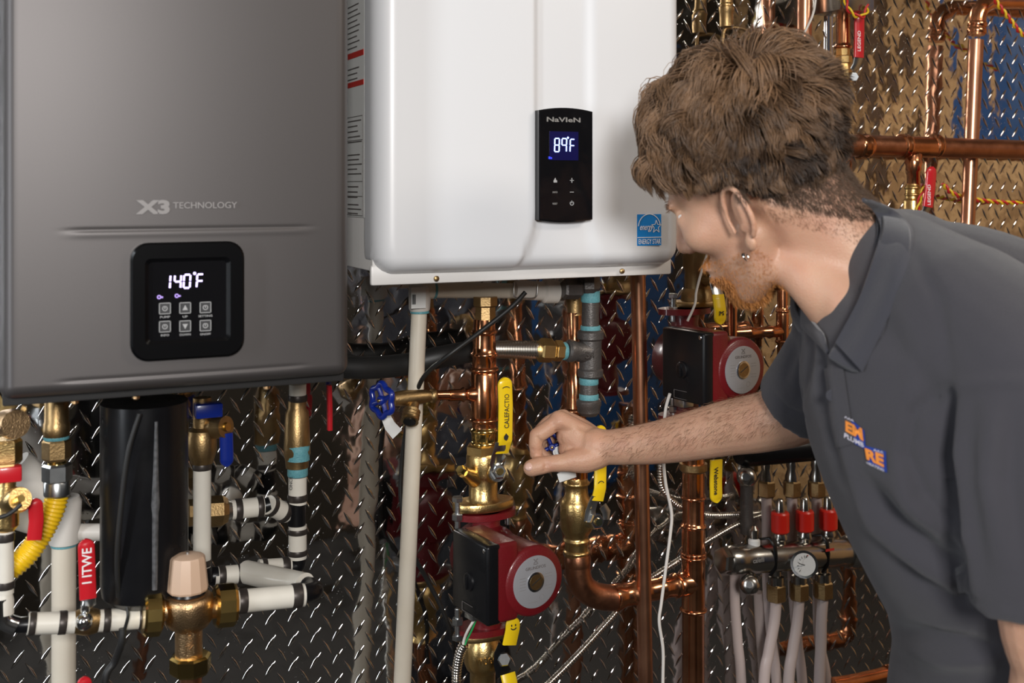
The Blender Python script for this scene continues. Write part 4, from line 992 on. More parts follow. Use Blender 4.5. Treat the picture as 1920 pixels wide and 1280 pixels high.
for i, px in enumerate((1463, 1509, 1553)):
    q0 = my(px)
    vfit('valve_neck', M['nickel'], t, px, MD, [(q0-46, 11), (q0-38, 14), (q0-34, 14), (q0-31, 11), (q0-22, 11)])
    vfit('red_cap', M['cap_red'], t, px, MD, [(q0-84, 15), (q0-81, 17), (q0-48, 17), (q0-45, 14)], 16, 25)
    vfit('flow_glass', M['nickel'], t, px, MD, [(q0-108, 5), (q0-104, 8), (q0-84, 9)])
for i, (px, bx_) in enumerate(((1455, 1432), (1498, 1478), (1543, 1536))):
    q0 = my(px)
    vfit('outlet', M['nickel'], t, px, MD, [(q0+18, 10), (q0+34, 10), (q0+36, 15), (q0+52, 15)])
    vfit('brass_nut', M['brass_dull'], t, px, MD, [(q0+50, 16), (q0+53, 19), (q0+80, 19), (q0+83, 14)], 6, 20, .5)
    tube('tube', M['tube_grey'], t, [(px, q0+80, MD), (px-3, q0+120, MD), (px+(bx_-px)*.6, q0+180, MD), (bx_, 1290, MD), (bx_-8, 1560, MD)], 10.5)
dl = fit('gauge', M['chrome'], t, (1508, 1058, MD+.022), (1508, 1058, MD+.042), [(0, 22), (.2, 25), (1, 25)], 36)
fit('gauge_face', M['paper'], dl, (1508, 1058, MD+.0415), (1508, 1058, MD+.0425), [(0, 20.5), (1, 20.5)], 32)
q = P(1508, 1058, MD+.0428); k = mpp(q)
quads('gauge_marks', M['ink'], dl, [line2(13*k*math.cos(a_), 13*k*math.sin(a_), 17*k*math.cos(a_), 17*k*math.sin(a_), .9*k) for a_ in [PI*(-.25+1.5*i/12) for i in range(13)]]+[line2(5*k, -3*k, -13*k, 4*k, 1.4*k)], q, EX, EZ)
quads('gauge_red_arc', M['red_print'], dl, arc2(0, 0, 18.5*k, -.2, 1.2, 1.2*k), q, EX, EZ)
fit('purge_cap', M['nickel'], t, (1407, 1095, MD), (1405, 1096, MD+.03), [(0, 12), (.5, 14), (.55, 19), (.8, 18.5), (.92, 15), (1, 9)], 24)
fit('purge_bore', M['black'], t, (1405, 1096, MD+.0295), (1405, 1096, MD+.031), [(0, 6), (1, 6)], 16)
vfit('purge_neck', M['nickel'], t, 1408, MD, [(1068, 9), (1085, 9)])
vfit('bleed_cap', M['paper'], t, 1414, MD, [(1008, 7), (1012, 11), (1026, 11), (1028, 9)])
vfit('bleed_valve', M['nickel'], t, 1414, MD, [(985, 4), (992, 9), (1008, 9)])
text('maker_lettering', 'caleffi', M['grey_ink'], t, P(1412, 1056, MD+.0245), EX, EZ, .022, .008, .0004, .02)
q = P(1548, 1034, MD+.0245); quads('red_print', M['red_print'], t, [rect(0, 0, .018, .004)], q, EX, EZ)
# upper manifold
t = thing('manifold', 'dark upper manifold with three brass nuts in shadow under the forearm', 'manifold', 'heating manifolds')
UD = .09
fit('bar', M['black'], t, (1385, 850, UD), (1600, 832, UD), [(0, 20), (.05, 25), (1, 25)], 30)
fit('purge_cap', M['nickel'], t, (1402, 893, UD), (1399, 894, UD+.03), [(0, 14), (.5, 15), (.55, 19), (.8, 18.5), (.92, 15), (1, 9)], 24)
fit('purge_bore', M['black'], t, (1399, 894, UD+.0295), (1399, 894, UD+.031), [(0, 7), (1, 7)], 16)
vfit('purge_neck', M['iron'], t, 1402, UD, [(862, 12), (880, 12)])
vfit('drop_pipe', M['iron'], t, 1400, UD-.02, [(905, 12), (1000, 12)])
for px in (1437, 1485, 1531):
    vfit('outlet', M['nickel'], t, px, UD, [(858, 8), (872, 11), (880, 9), (892, 13), (903, 13)])
    vfit('brass_nut', M['brass_dull'], t, px, UD, [(900, 14), (903, 17), (928, 17), (931, 13)], 6, 20, .5)
    tube('tube', M['tube_grey'], t, [(px, 928, UD), (px+1, 1000, UD), (px+2, 1100, UD-.02), (px+(10 if px < 1500 else 5), 1200, UD-.02), (px+20, 1290, UD-.02), (px+34, 1560, UD-.02)], 9.5)
t = tube('tube', M['tube_grey'], None, [(1378, 1075, .07), (1378, 1130, .07), (1383, 1200, .07), (1390, 1290, .07), (1392, 1560, .05)], 9.5); solo(t, 'grey plastic tube at the left end of the manifold', 'pipe')
t = tube('tube', M['tube_grey'], None, [(1423, 1110, .05), (1425, 1160, .05), (1430, 1230, .05), (1432, 1290, .05), (1432, 1560, .04)], 10); solo(t, 'grey plastic tube behind the round purge cap', 'pipe')
# lower right copper
t = thing('copper_pipe', 'copper pipe with press elbow at bottom beside the shirt hem', 'pipe')
tube('elbow', M['copper'], t, [(1560, 1284, .08), (1600, 1278, .08), (1660, 1264, .08), (1690, 1256, .08), (1702, 1238, .08), (1703, 1215, .08), (1703, 1100, .08), (1703, 900, .08)], 13.5, 5)
ring(t, (1662, 1263, .08), (1670, 1261, .08), 16, M['copper'], 'press_ring'); ring(t, (1703, 1222, .08), (1703, 1214, .08), 16, M['copper'], 'press_ring')
# ------------------------------------------------------------------ upper right copper
t = thing('copper_header', 'thick horizontal copper header with press tees behind the head', 'pipe')
HD = .09
fit('header', M['copper_dull'], t, (1480, 270, HD), (2100, 285, HD), [(0, 20), (1, 17)], 30)
for a_, b_, r in ((1606, 1630, 22), (1686, 1702, 21.5), (1745, 1760, 21)):
    fit('press_ring', M['copper'], t, (a_, 273, HD), (b_, 274, HD), [(0, r-2), (.15, r+1), (.35, r-1), (.6, r+1.5), (.85, r+.5), (1, r-2)], 30, 60)
fit('tee_body', M['copper'], t, (1698, 275, HD), (1750, 276, HD), [(0, 20), (1, 20)], 30)
vfit('tee_branch', M['copper'], t, 1713, HD, [(276, 16), (300, 15), (304, 17), (312, 14), (318, 15), (322, 12), (352, 12)], 28, 50)
t = thing('ball_valve', 'brass valve with dark red lever hanging under the copper header', 'valve')
vfit('body', M['brass'], t, 1711, HD, [(345, 12)]+bead(352, 13, 2, 3)+[(358, 13)]+bead(365, 13, 2, 3)+[(372, 13), (376, 17), (400, 17), (405, 20), (430, 20), (440, 12)], 28, 40)
lv = lever(t, [(1747, 312, HD+.03), (1744, 350, HD+.03), (1739, 388, HD+.03)], 24, M['red'], 6)
vtext(lv, 'LEGEND', M['white_ink'], 1741, 384, 346, 3.5, HD+.0325)
strip('lever_arm', M['zinc'], t, [(1740, 384, HD+.028), (1734, 398, HD+.022), (1722, 408, HD+.018)], [22, 20, 16], 3, VX)
fit('stem', M['zinc'], t, (1712, 410, HD), (1726, 409, HD+.022), [(0, 9), (1, 7)])
t = thing('copper_pipe', 'tall upright copper pipe with top elbow at the right edge', 'pipe')
RD = .05
fit('pipe', M['copper_satin'], t, (1830, 75, RD), (1812, 480, RD), [(0, 14), (1, 12.5)])
pipe('pipe', M['copper_satin'], t, (1812, 480, RD), (1790, 1200, RD), 12.5)
ring(t, (1833, 42, RD), (1832, 50, RD), 17.5, M['copper'], 'press_ring'); ring(t, (1832, 54, RD), (1831, 62, RD), 17.5, M['copper'], 'press_ring')
tube('elbow', M['copper'], t, [(1831, 66, RD), (1833, 35, RD), (1840, 16, RD), (1858, 4, RD), (1885, 2, RD), (2000, 4, RD)], 15, 6)
t = thing('copper_pipe', 'upright copper pipe rising behind the top of the head', 'pipe')
fit('pipe', M['copper_satin'], t, (1511, -260, .05), (1505, 460, .05), [(0, 14), (1, 13)])
t = tube('wire', M['wire_white'], None, [(1532, -40, .08), (1526, 20, .08), (1508, 62, .08), (1490, 95, .08), (1478, 130, .08)], 2.2); solo(t, 'thin white wire hanging above the head', 'wire')
t = thing('zone_valve', 'steel actuator box on brass valve with dark red lever above head', 'valve')
ZD = .07
A = P(1574, 22, ZD+.05); B = P(1640, 22, ZD+.05)
abox('actuator', M['nickel'], t, A.x, B.x, A.y+.0, A.y+.07, P(1600, 20, ZD+.05).z, P(1600, -60, ZD+.05).z, .002)
vfit('copper_stub', M['copper'], t, 1581, ZD, [(22, 13), (80, 13)]+bead(88, 14, 3, 4), 28, 50)
vfit('body', M['brass'], t, 1579, ZD, [(92, 14), (104, 14), (106, 18), (118, 18), (120, 15), (130, 17), (150, 17), (160, 12)], 8, 30)
vfit('drop', M['brass_dull'], t, 1579, ZD, [(158, 13), (300, 13)])
lv = lever(t, [(1611, 26, ZD+.03), (1611, 60, ZD+.03), (1610, 108, ZD+.03)], 23, M['red'], 6)
vtext(lv, 'LEGEND', M['white_ink'], 1610, 96, 58, 3.5, ZD+.0325)
strip('lever_arm', M['zinc'], t, [(1610, 106, ZD+.028), (1606, 122, ZD+.024), (1598, 132, ZD+.02)], [22, 20, 16], 3, VX)
nut('lever_nut', M['zinc'], t, (1598, 143, ZD+.01), (1602, 144, ZD+.028), 9)
t = thing('pipe_nipple', 'brass nipple with yoke on the wall above the forehead', 'pipe')
vfit('nipple', M['brass_dull'], t, 1362, .04, [(-80, 12), (12, 12), (14, 15), (24, 14), (26, 13), (50, 13)], 24)
vfit('thread', M['brass_shiny'], t, 1362, .04, [(4, 11), (7, 13), (10, 11)], 12)
tube('yoke', M['brass_dull'], t, [(1355, 95, .04), (1357, 60, .04), (1366, 52, .04), (1392, 54, .04), (1404, 66, .04), (1406, 100, .04)], 3.5, 6)
def twisted(par_label, pts, r=2.4, pitch=26, R=3.0):
    t = thing('twisted_wires', par_label, 'wire'); pp = smoothpath([P(*p) for p in pts], 14); k = mpp(pp[0]); L = 0
    res = [[], []]; 
    for i, p in enumerate(pp):
        if i: L += (p-pp[i-1]).length
        tn = (pp[min(i+1, len(pp)-1)]-pp[max(i-1, 0)]).normalized(); _, a_, b_ = frame_of(tn, (0, 1, 0))
        q = L/(pitch*k)*2*PI
        for s_ in (0, 1): res[s_].append(p+(a_*math.cos(q+PI*s_)+b_*math.sin(q+PI*s_))*R*k)
    for s_, nm, mm in ((0, 'red_strand', 'wire_red'), (1, 'yellow_strand', 'wire_yellow')):
        V, F = sweep_geo(res[s_], r*k, 8); mesh_obj(nm, V, F, M[mm], t, 60)
twisted('red and yellow twisted wires crossing the wall under the copper header', [(1768, 345, .03), (1785, 362, .03), (1815, 372, .03), (1860, 378, .03), (1900, 380, .03), (2000, 378, .03)])
twisted('red and yellow wires draped at the top right corner', [(1850, -40, .08), (1866, 0, .08), (1890, 32, .08), (1925, 72, .08), (1990, 120, .08)])
twisted('red and yellow wires looped from the steel actuator box', [(1583, -12, .125), (1590, 16, .13), (1606, 30, .13), (1622, 28, .13), (1626, 10, .125)], 2.2, 40)
twisted('red and yellow wires running down beside the red lever valve', [(1738, 345, HD+.02), (1728, 362, HD+.02), (1722, 385, HD+.02), (1719, 415, HD+.02), (1722, 450, HD)], 2.0, 40, 2.6)
# ------------------------------------------------------------------ the person
person = thing('person', 'person in charcoal polo shirt leaning in, reaching to a valve with his right hand', 'person')
class Solid:
    """collects overlapping closed primitives that are fused into one skin by a voxel remesh"""
    def __init__(s): s.V = []; s.F = []
    def add(s, V, F):
        n = len(s.V); s.V += [tuple(v) for v in V]; s.F += [tuple(n+i for i in f) for f in F]
    def chain(s, pts, seg=16, n=6):
        """tapered limb through (Vector, radius)"""
        P_ = [Vector(p) for p, r in pts]; path = smoothpath(P_, n) if len(P_) > 2 else P_
        R = []
        m_ = len(pts)
        if m_ > 2:
            for i in range(m_-1):
                for k in range(n): t = k/n; R.append(pts[i][1]*(1-t)+pts[i+1][1]*t)
            R.append(pts[-1][1])
        else: R = [pts[0][1], pts[1][1]]
        # rounded ends
        d0 = (path[0]-path[1]).normalized(); d1 = (path[-1]-path[-2]).normalized()
        pre = [(path[0]+d0*R[0]*math.sin(q), R[0]*math.cos(q)) for q in (1.45, 1.1, .75, .4)]
        post = [(path[-1]+d1*R[-1]*math.sin(q), R[-1]*math.cos(q)) for q in (.4, .75, 1.1, 1.45)]
        path = [p for p, r in pre]+path+[p for p, r in post]; R = [r for p, r in pre]+R+[r for p, r in post]
        s.add(*sweep_geo(path, R, seg))
    def ell(s, c, ax, r, seg=20):
        """ellipsoid; ax = 3 axes, r = 3 radii"""
        V = []; F = []; n = seg//2; c = Vector(c)
        for i in range(1, n):
            q = PI*i/n
            for k in range(seg):
                f = 2*PI*k/seg
                V.append(c+ax[0]*(r[0]*math.sin(q)*math.cos(f))+ax[1]*(r[1]*math.sin(q)*math.sin(f))+ax[2]*(r[2]*math.cos(q)))
        a = len(V); V.append(c+ax[2]*r[2]); V.append(c-ax[2]*r[2])
        for i in range(n-2):
            for k in range(seg): F.append((i*seg+k, (i+1)*seg+k, (i+1)*seg+(k+1) % seg, i*seg+(k+1) % seg))
        for k in range(seg): F.append((a, k, (k+1) % seg)); F.append((a+1, (n-2)*seg+(k+1) % seg, (n-2)*seg+k))
        s.add(V, F)
    def loft(s, secs, seg=40, e=.85):
        """horizontal sections (centre, ax, rx, ay, ry)"""
        V = []; F = []
        for (c, ax, rx, ay, ry) in secs:
            for k in range(seg):
                q = 2*PI*k/seg; x, y = math.cos(q), math.sin(q)
                V.append(Vector(c)+ax*(math.copysign(abs(x)**e, x)*rx)+ay*(math.copysign(abs(y)**e, y)*ry))
        n = len(secs)
        for i in range(n-1):
            for k in range(seg): F.append((i*seg+k, i*seg+(k+1) % seg, (i+1)*seg+(k+1) % seg, (i+1)*seg+k))
        F.append(tuple(range(seg-1, -1, -1))); F.append(tuple((n-1)*seg+k for k in range(seg)))
        s.add(V, F)
    def build(s, name, m, parent, voxel, smooth=3, fac=.5):
        bm = fixnormals(s.V, s.F); me = bpy.data.meshes.new(name); bm.to_mesh(me); bm.free()
        o = bpy.data.objects.new(name, me); C.objects.link(o)
        md = o.modifiers.new('r', 'REMESH'); md.mode = 'VOXEL'; md.voxel_size = voxel
        ms = o.modifiers.new('s', 'SMOOTH'); ms.iterations = smooth; ms.factor = fac
        bpy.context.view_layer.update()
        me2 = bpy.data.meshes.new_from_object(o.evaluated_get(bpy.context.evaluated_depsgraph_get()))
        bpy.data.objects.remove(o); me2.name = name
        me2.materials.clear()
        return me_obj(name, me2, m, parent, 0)
def strands(name, m, parent, lines, widths, tones, seg=3):
    """tapered hair locks; lines = (n, k, 3) array of points"""
    lines = np.asarray(lines); n, k, _ = lines.shape
    t = np.gradient(lines, axis=1); t /= np.linalg.norm(t, axis=2, keepdims=True)+1e-9
    ref = np.array([.3, -.8, .5]); a = np.cross(t, ref); a /= np.linalg.norm(a, axis=2, keepdims=True)+1e-9; b = np.cross(t, a)
    prof = np.sqrt(np.clip(1-np.linspace(0, 1, k)**2.2, .015, 1))[None, :, None]*np.asarray(widths)[:, None, None]
    ring_ = [lines+(a*math.cos(2*PI*j/seg)+b*math.sin(2*PI*j/seg))*prof for j in range(seg)]
    V = np.stack(ring_, axis=2).reshape(-1, 3)
    idx = np.arange(n*k*seg).reshape(n, k, seg)
    q = [np.stack([idx[:, :-1, j], idx[:, :-1, (j+1) % seg], idx[:, 1:, (j+1) % seg], idx[:, 1:, j]], axis=-1).reshape(-1, 4) for j in range(seg)]
    F = np.concatenate(q)
    me = bpy.data.meshes.new(name); me.vertices.add(len(V)); me.vertices.foreach_set('co', V.ravel())
    me.loops.add(F.size); me.loops.foreach_set('vertex_index', F.ravel()); me.polygons.add(len(F))
    me.polygons.foreach_set('loop_start', np.arange(0, F.size, 4)); me.update(calc_edges=True)
    at = me.attributes.new('tone', 'FLOAT', 'POINT'); at.data.foreach_set('value', np.repeat(np.asarray(tones), k*seg).astype(np.float32))
    return me_obj(name, me, m, parent, 0)

# --- head frame: F forward, Lf towards his left ear, Uh up
EAR = PZ(1384, 408, 1.165)
def cv(r, u, f): return (RGT*r+UP*u+FWD*f)
Fh = cv(-.69, -.40, .60).normalized()
Uh0 = cv(-.50, .866, .02); Uh = (Uh0-Fh*Uh0.dot(Fh)).normalized(); Lf = Uh.cross(Fh).normalized()
if Lf.dot(FWD) > 0: Lf = -Lf
HO = EAR-Lf*.074+Uh*.014
def H(f, l, u): return HO+Fh*f+Lf*l+Uh*u
AX = (Fh, Lf, Uh)
body = Solid()
B = body
B.ell(H(-.012, 0, .048), AX, (.098, .076, .082)); B.ell(H(-.055, 0, .030), AX, (.055, .066, .062))
B.ell(H(.036, 0, .045), AX, (.056, .064, .060)); B.ell(H(.040, 0, -.015), AX, (.052, .060, .060))
B.ell(H(.030, 0, -.062), AX, (.056, .052, .046)); B.ell(H(.070, 0, -.098), AX, (.024, .027, .022)); B.ell(H(.060, 0, -.068), AX, (.036, .036, .036))
B.ell(H(.086, 0, .024), AX, (.012, .048, .011))
B.chain([(H(.092, 0, .018), .008), (H(.106, 0, -.006), .009), (H(.117, 0, -.026), .0105)], 12); B.ell(H(.105, .009, -.030), AX, (.011, .009, .008)); B.ell(H(.105, -.009, -.030), AX, (.011, .009, .008))
for s_ in (1, -1):
    B.ell(H(.058, s_*.034, -.018), AX, (.034, .030, .026)); B.chain([(H(.002, s_*.050, -.040), .018), (H(.022, s_*.046, -.078), .018), (H(.055, s_*.026, -.098), .018)], 14)
    B.ell(H(.080, s_*.030, .004), AX, (.014, .017, .010))
B.ell(H(.096, 0, -.058), AX, (.010, .022, .007)); B.ell(H(.094, 0, -.072), AX, (.010, .020, .008))
# ears: concha, rim, lobe
for s_ in (1, -1):
    e0 = H(0, s_*.073, -.014); al = (Lf*s_*.45-Fh*.9).normalized(); ol = (Lf*s_*.9+Fh*.45).normalized()
    up_e = (Uh-Fh*.12).normalized()
    B.ell(e0+al*.010+up_e*.002, (al, ol, up_e), (.014, .0055, .026), 20)
    pts = []
    for i in range(15):
        q = math.radians(-60+i*19.5) ; rx = .0195+.001*math.sin(i); rz = .030
        pts.append((e0+al*(.009+rx*math.cos(q))+up_e*(.004+rz*math.sin(q))+ol*(.0055), .0034 if i < 12 else .0028))
    B.chain(pts, 10, 3)
    B.chain([(e0+al*.004+up_e*-.012+ol*.004, .0035), (e0+al*.012+up_e*-.004+ol*.004, .003), (e0+al*.013+up_e*.012+ol*.004, .003)], 8, 3)
    B.ell(e0+al*.006-up_e*.029+ol*.003, (al, ol, up_e), (.0085, .0045, .0095), 16)
# neck
NB_ = PZ(1628, 498, 1.20); N0 = H(-.035, 0, -.035)
B.chain([(H(-.03, 0, .0), .060), (N0.lerp(NB_, .35), .053), (N0.lerp(NB_, .7), .056), (NB_, .066), (PZ(1680, 580, 1.19), .085)], 24)
B.chain([(H(.02, .0, -.06), .028), (PZ(1508, 520, 1.18), .024), (PZ(1578, 590, 1.18), .032)], 16)     # throat
B.chain([(H(-.03, .045, -.02), .022), (N0.lerp(NB_, .5)+Lf*.030+Fh*.018, .026), (PZ(1595, 585, 1.15), .026)], 16)  # neck muscle
# trunk inside the shirt
B.loft([(PZ(1715, 560, 1.18), RGT, .06, FWD, .10), (PZ(1750, 680, 1.17), RGT, .11, FWD, .15), (PZ(1790, 850, 1.17), RGT, .13, FWD, .14), (PZ(1850, 1080, 1.18), RGT, .11, FWD, .13), (PZ(1930, 1330, 1.2), RGT, .10, FWD, .14), (PZ(1930, 1460, 1.2), RGT, .10, FWD, .14)], 24)
# reaching arm
ARM = [(PZ(1615, 625, 1.29), .047), (PZ(1555, 705, 1.37), .044), (PZ(1500, 768, 1.425), .0415), (PZ(1435, 790, 1.455), .0385), (PZ(1365, 802, 1.50), .0365), (PZ(1300, 816, 1.53), .0335), (PZ(1240, 828, 1.56), .030), (PZ(1185, 835, 1.58), .0265), (PZ(1142, 838, 1.595), .0245), (PZ(1115, 836, 1.60), .026)]
B.chain(ARM, 24, 6)
B.ell(PZ(1510, 792, 1.425), (RGT, UP, FWD), (.026, .020, .030))
# near arm going down out of the frame
B.chain([(PZ(1935, 700, 1.03), .055), (PZ(1955, 950, 1.0), .048), (PZ(1965, 1160, .99), .042), (PZ(1985, 1290, .99), .040), (PZ(1900, 1500, 1.0), .034), (PZ(1800, 1640, 1.02), .026)], 20)
nh = PZ(1790, 1660, 1.02)
B.ell(nh+UP*-.03, (RGT, FWD, UP), (.018, .040, .045))
for i in range(4): B.chain([(nh+UP*-.06+FWD*(.027-.018*i), .0095), (nh+UP*-.10+FWD*(.030-.019*i)-RGT*.01, .0085), (nh+UP*-.125+FWD*(.028-.018*i)-RGT*.028, .0075)], 10)
B.chain([(nh+FWD*-.03-UP*.01, .012), (nh+FWD*-.055-UP*.04, .010), (nh+FWD*-.055-UP*.065, .009)], 10)
# legs and hips under the trousers
hip = PZ(1930, 1440, 1.2); 
# right hand
def hz(px, py, z): return PZ(px, py, z)
W0 = hz(1128, 838, 1.598)
B.chain([(W0, .0245), (hz(1098, 832, 1.608), .026), (hz(1070, 815, 1.612), .021)], 16)
B.chain([(W0, .020), (hz(1090, 812, 1.612), .017), (hz(1051, 786, 1.603), .0125)], 14)           # index metacarpal
B.chain([(W0, .020), (hz(1090, 806, 1.632), .017), (hz(1054, 783, 1.625), .0125)], 14)
B.chain([(W0, .019), (hz(1092, 812, 1.650), .016), (hz(1058, 792, 1.647), .012)], 14)
B.chain([(W0, .018), (hz(1094, 824, 1.662), .015), (hz(1063, 806, 1.666), .011)], 14)
B.chain([(hz(1122, 852, 1.592), .020), (hz(1096, 861, 1.588), .0195), (hz(1070, 864, 1.585), .0155)], 14)   # ball of the thumb
B.ell(hz(1075, 842, 1.612), (RGT, UP, FWD), (.022, .016, .024))
# index finger: three phalanges curled over the wheel
B.ell(hz(1048, 785, 1.603), (RGT, UP, FWD), (.0135, .0125, .012), 16)
B.chain([(hz(1050, 787, 1.603), .0122), (hz(1010, 815, 1.597), .0113)], 14)
B.ell(hz(1007, 815, 1.597), (RGT, UP, FWD), (.0112, .0105, .0105), 16)
B.chain([(hz(1006, 817, 1.597), .0106), (hz(1004, 834, 1.596), .0096), (hz(1006, 850, 1.598), .0092)], 14)
B.chain([(hz(1004, 850, 1.598), .0088), (hz(1013, 862, 1.602), .0084), (hz(1024, 868, 1.606), .0075)], 12)
for (zz, dx, dy, rr_) in ((1.622, 2, -3, .0098), (1.643, 8, 6, .0092), (1.662, 16, 18, .0082)):
    B.chain([(hz(1054+dx, 784+dy, zz), rr_*1.15), (hz(1028+dx, 794+dy, zz), rr_*1.03), (hz(1010+dx, 812+dy, zz), rr_)], 12)
    B.chain([(hz(1010+dx, 812+dy, zz), rr_), (hz(1004+dx, 830+dy*.6, zz), rr_*.94), (hz(1009+dx, 848+dy*.3, zz), rr_*.9)], 12)
    B.chain([(hz(1009+dx, 848+dy*.3, zz), rr_*.88), (hz(1022+dx, 858+dy*.3, zz-.002), rr_*.8)], 12)
# thumb
B.chain([(hz(1080, 864, 1.586), .0155), (hz(1056, 867, 1.583), .0128), (hz(1034, 869, 1.582), .0118)], 14)
B.ell(hz(1062, 868, 1.583), (RGT, UP, FWD), (.013, .0125, .012), 16)
B.chain([(hz(1034, 869, 1.582), .0116), (hz(1012, 873, 1.581), .0128), (hz(997, 877, 1.581), .0122)], 14)
B.ell(hz(999, 877, 1.581), (RGT, UP, FWD), (.0135, .0122, .0115), 16)
bodyo = B.build('body', M['skin'], person, .0020, 4, .5)
def extra_smooth(o, keep, it):
    me = o.data; n = len(me.vertices); c_ = np.empty(n*3); me.vertices.foreach_get('co', c_); c_ = c_.reshape(-1, 3)
    w = keep(c_)[:, None]; E = np.empty(len(me.edges)*2, dtype=np.int64); me.edges.foreach_get('vertices', E); E = E.reshape(-1, 2)
    deg = np.bincount(E.ravel(), minlength=n)[:, None]+1e-9
    for _ in range(it):
        s = np.zeros_like(c_)
        for k in range(3): s[:, k] = np.bincount(E[:, 0], c_[E[:, 1], k], n)+np.bincount(E[:, 1], c_[E[:, 0], k], n)
        c_ += (s/deg-c_)*.6*w
    me.vertices.foreach_set('co', c_.ravel()); me.update()
def headmask(c_):
    r = c_-np.array(HO); d = np.linalg.norm(r, axis=1); l_ = np.abs(r@np.array(Lf)); f_ = r@np.array(Fh); u_ = r@np.array(Uh)
    ear = (l_ > .066) & (np.abs(f_+.004) < .040) & (np.abs(u_+.012) < .045)
    nose = (f_ > .094) & (u_ > -.08) & (u_ < .03)
    return np.clip((.34-d)/.05, 0, 1)*np.where(ear, .03, 1)*np.where(nose, .25, 1)
extra_smooth(bodyo, headmask, 55)
def creases(o, lines):
    me = o.data; n = len(me.vertices); c_ = np.empty(n*3); me.vertices.foreach_get('co', c_); c_ = c_.reshape(-1, 3)
    nr = np.empty(n*3); me.vertex_normals.foreach_get('vector', nr); nr = nr.reshape(-1, 3)
    for pts, amp, wd in lines:           # 3-D polylines lying on the skin
        for a_, b_ in zip(pts[:-1], pts[1:]):
            a_ = np.array(a_); b_ = np.array(b_); d = b_-a_; t = np.clip(((c_-a_)@d)/(d@d), 0, 1); dd = np.linalg.norm(c_-a_-t[:, None]*d, axis=1)
            c_ = c_+nr*(amp*np.exp(-(dd/wd)**2))[:, None]
    me.vertices.foreach_set('co', c_.ravel()); me.update()
zt_ = 1.571
creases(bodyo, [([PZ(1021, 863, zt_), PZ(1023, 872, zt_-.001), PZ(1019, 882, zt_)], -.0013, .0022), ([PZ(1026, 862, zt_), PZ(1028, 871, zt_-.001), PZ(1025, 880, zt_)], -.0010, .0020),
    ([PZ(1008, 820, 1.587), PZ(1017, 830, 1.590)], -.0016, .0024), ([PZ(995, 842, 1.589), PZ(1013, 845, 1.590)], -.0013, .0022),
    ([PZ(1036, 795, 1.592), PZ(1046, 812, 1.594), PZ(1049, 828, 1.598)], -.0020, .0035), ([PZ(1049, 792, 1.590), PZ(1080, 805, 1.592), PZ(1112, 822, 1.588)], .0014, .005)])
# nail
tn = hz(995, 876, 1.572); th_ax = (hz(984, 882, 1.581)-hz(1010, 875, 1.581)).normalized()
nn_ = -FWD*.75+UP*.5-RGT*.1; nn_ = (nn_-th_ax*nn_.dot(th_ax)).normalized(); nb_ = th_ax.cross(nn_)
s2 = Solid(); s2.ell(hz(994, 879, 1.581)+nn_*.0098, (th_ax, nb_, nn_), (.0066, .0062, .0036), 16)
mesh_obj('thumbnail', s2.V, s2.F, M['nail'], person, 0)
for s_ in (1, -1):
    s2 = Solid(); s2.ell(H(.078, s_*.031, .003), AX, (.012, .012, .012), 16); mesh_obj('eye', s2.V, s2.F, M['eye'], person, 0)
q = H(.010, .080, -.050); 
V, F = lathe_geo(q+Lf*.003, Lf, [(0, .0022), (.003, .0022)], 12); mesh_obj('ear_stud', V, F, M['silver'], person, 40)
V, F = sweep_geo([q+Lf*.003+(Uh*math.cos(a_)+Lf*math.sin(a_))*.004-Uh*.003 for a_ in [i*.35 for i in range(19)]], .0009, 8); mesh_obj('ear_ring', V, F, M['silver'], person, 40)

# --- hair
def on_skull(dv):
    """surface point of the hair cap for a direction in head axes"""
    c = np.array([-.014, 0, .046]); r = np.array([.101, .079, .086]); d = dv/np.linalg.norm(dv, axis=-1, keepdims=True)
    s_ = 1/np.sqrt(((d/r)**2).sum(-1, keepdims=True)); return c+d*s_
def hair_line(p):
    """>0 inside the hair region (head axes f,l,u)"""
    f, l, u = p[..., 0], np.abs(p[..., 1]), p[..., 2]
    side = np.where(f > .052, .062, np.where(f > .022, .062-(.052-f)*1.1, np.where(f > -.012, .030-(.022-f)*.3, .016-(-.012-f)*1.12)))
    return u-side
AXM = np.array([Fh, Lf, Uh]); HOn = np.array(HO)
def toW(p): return HOn+p@AXM
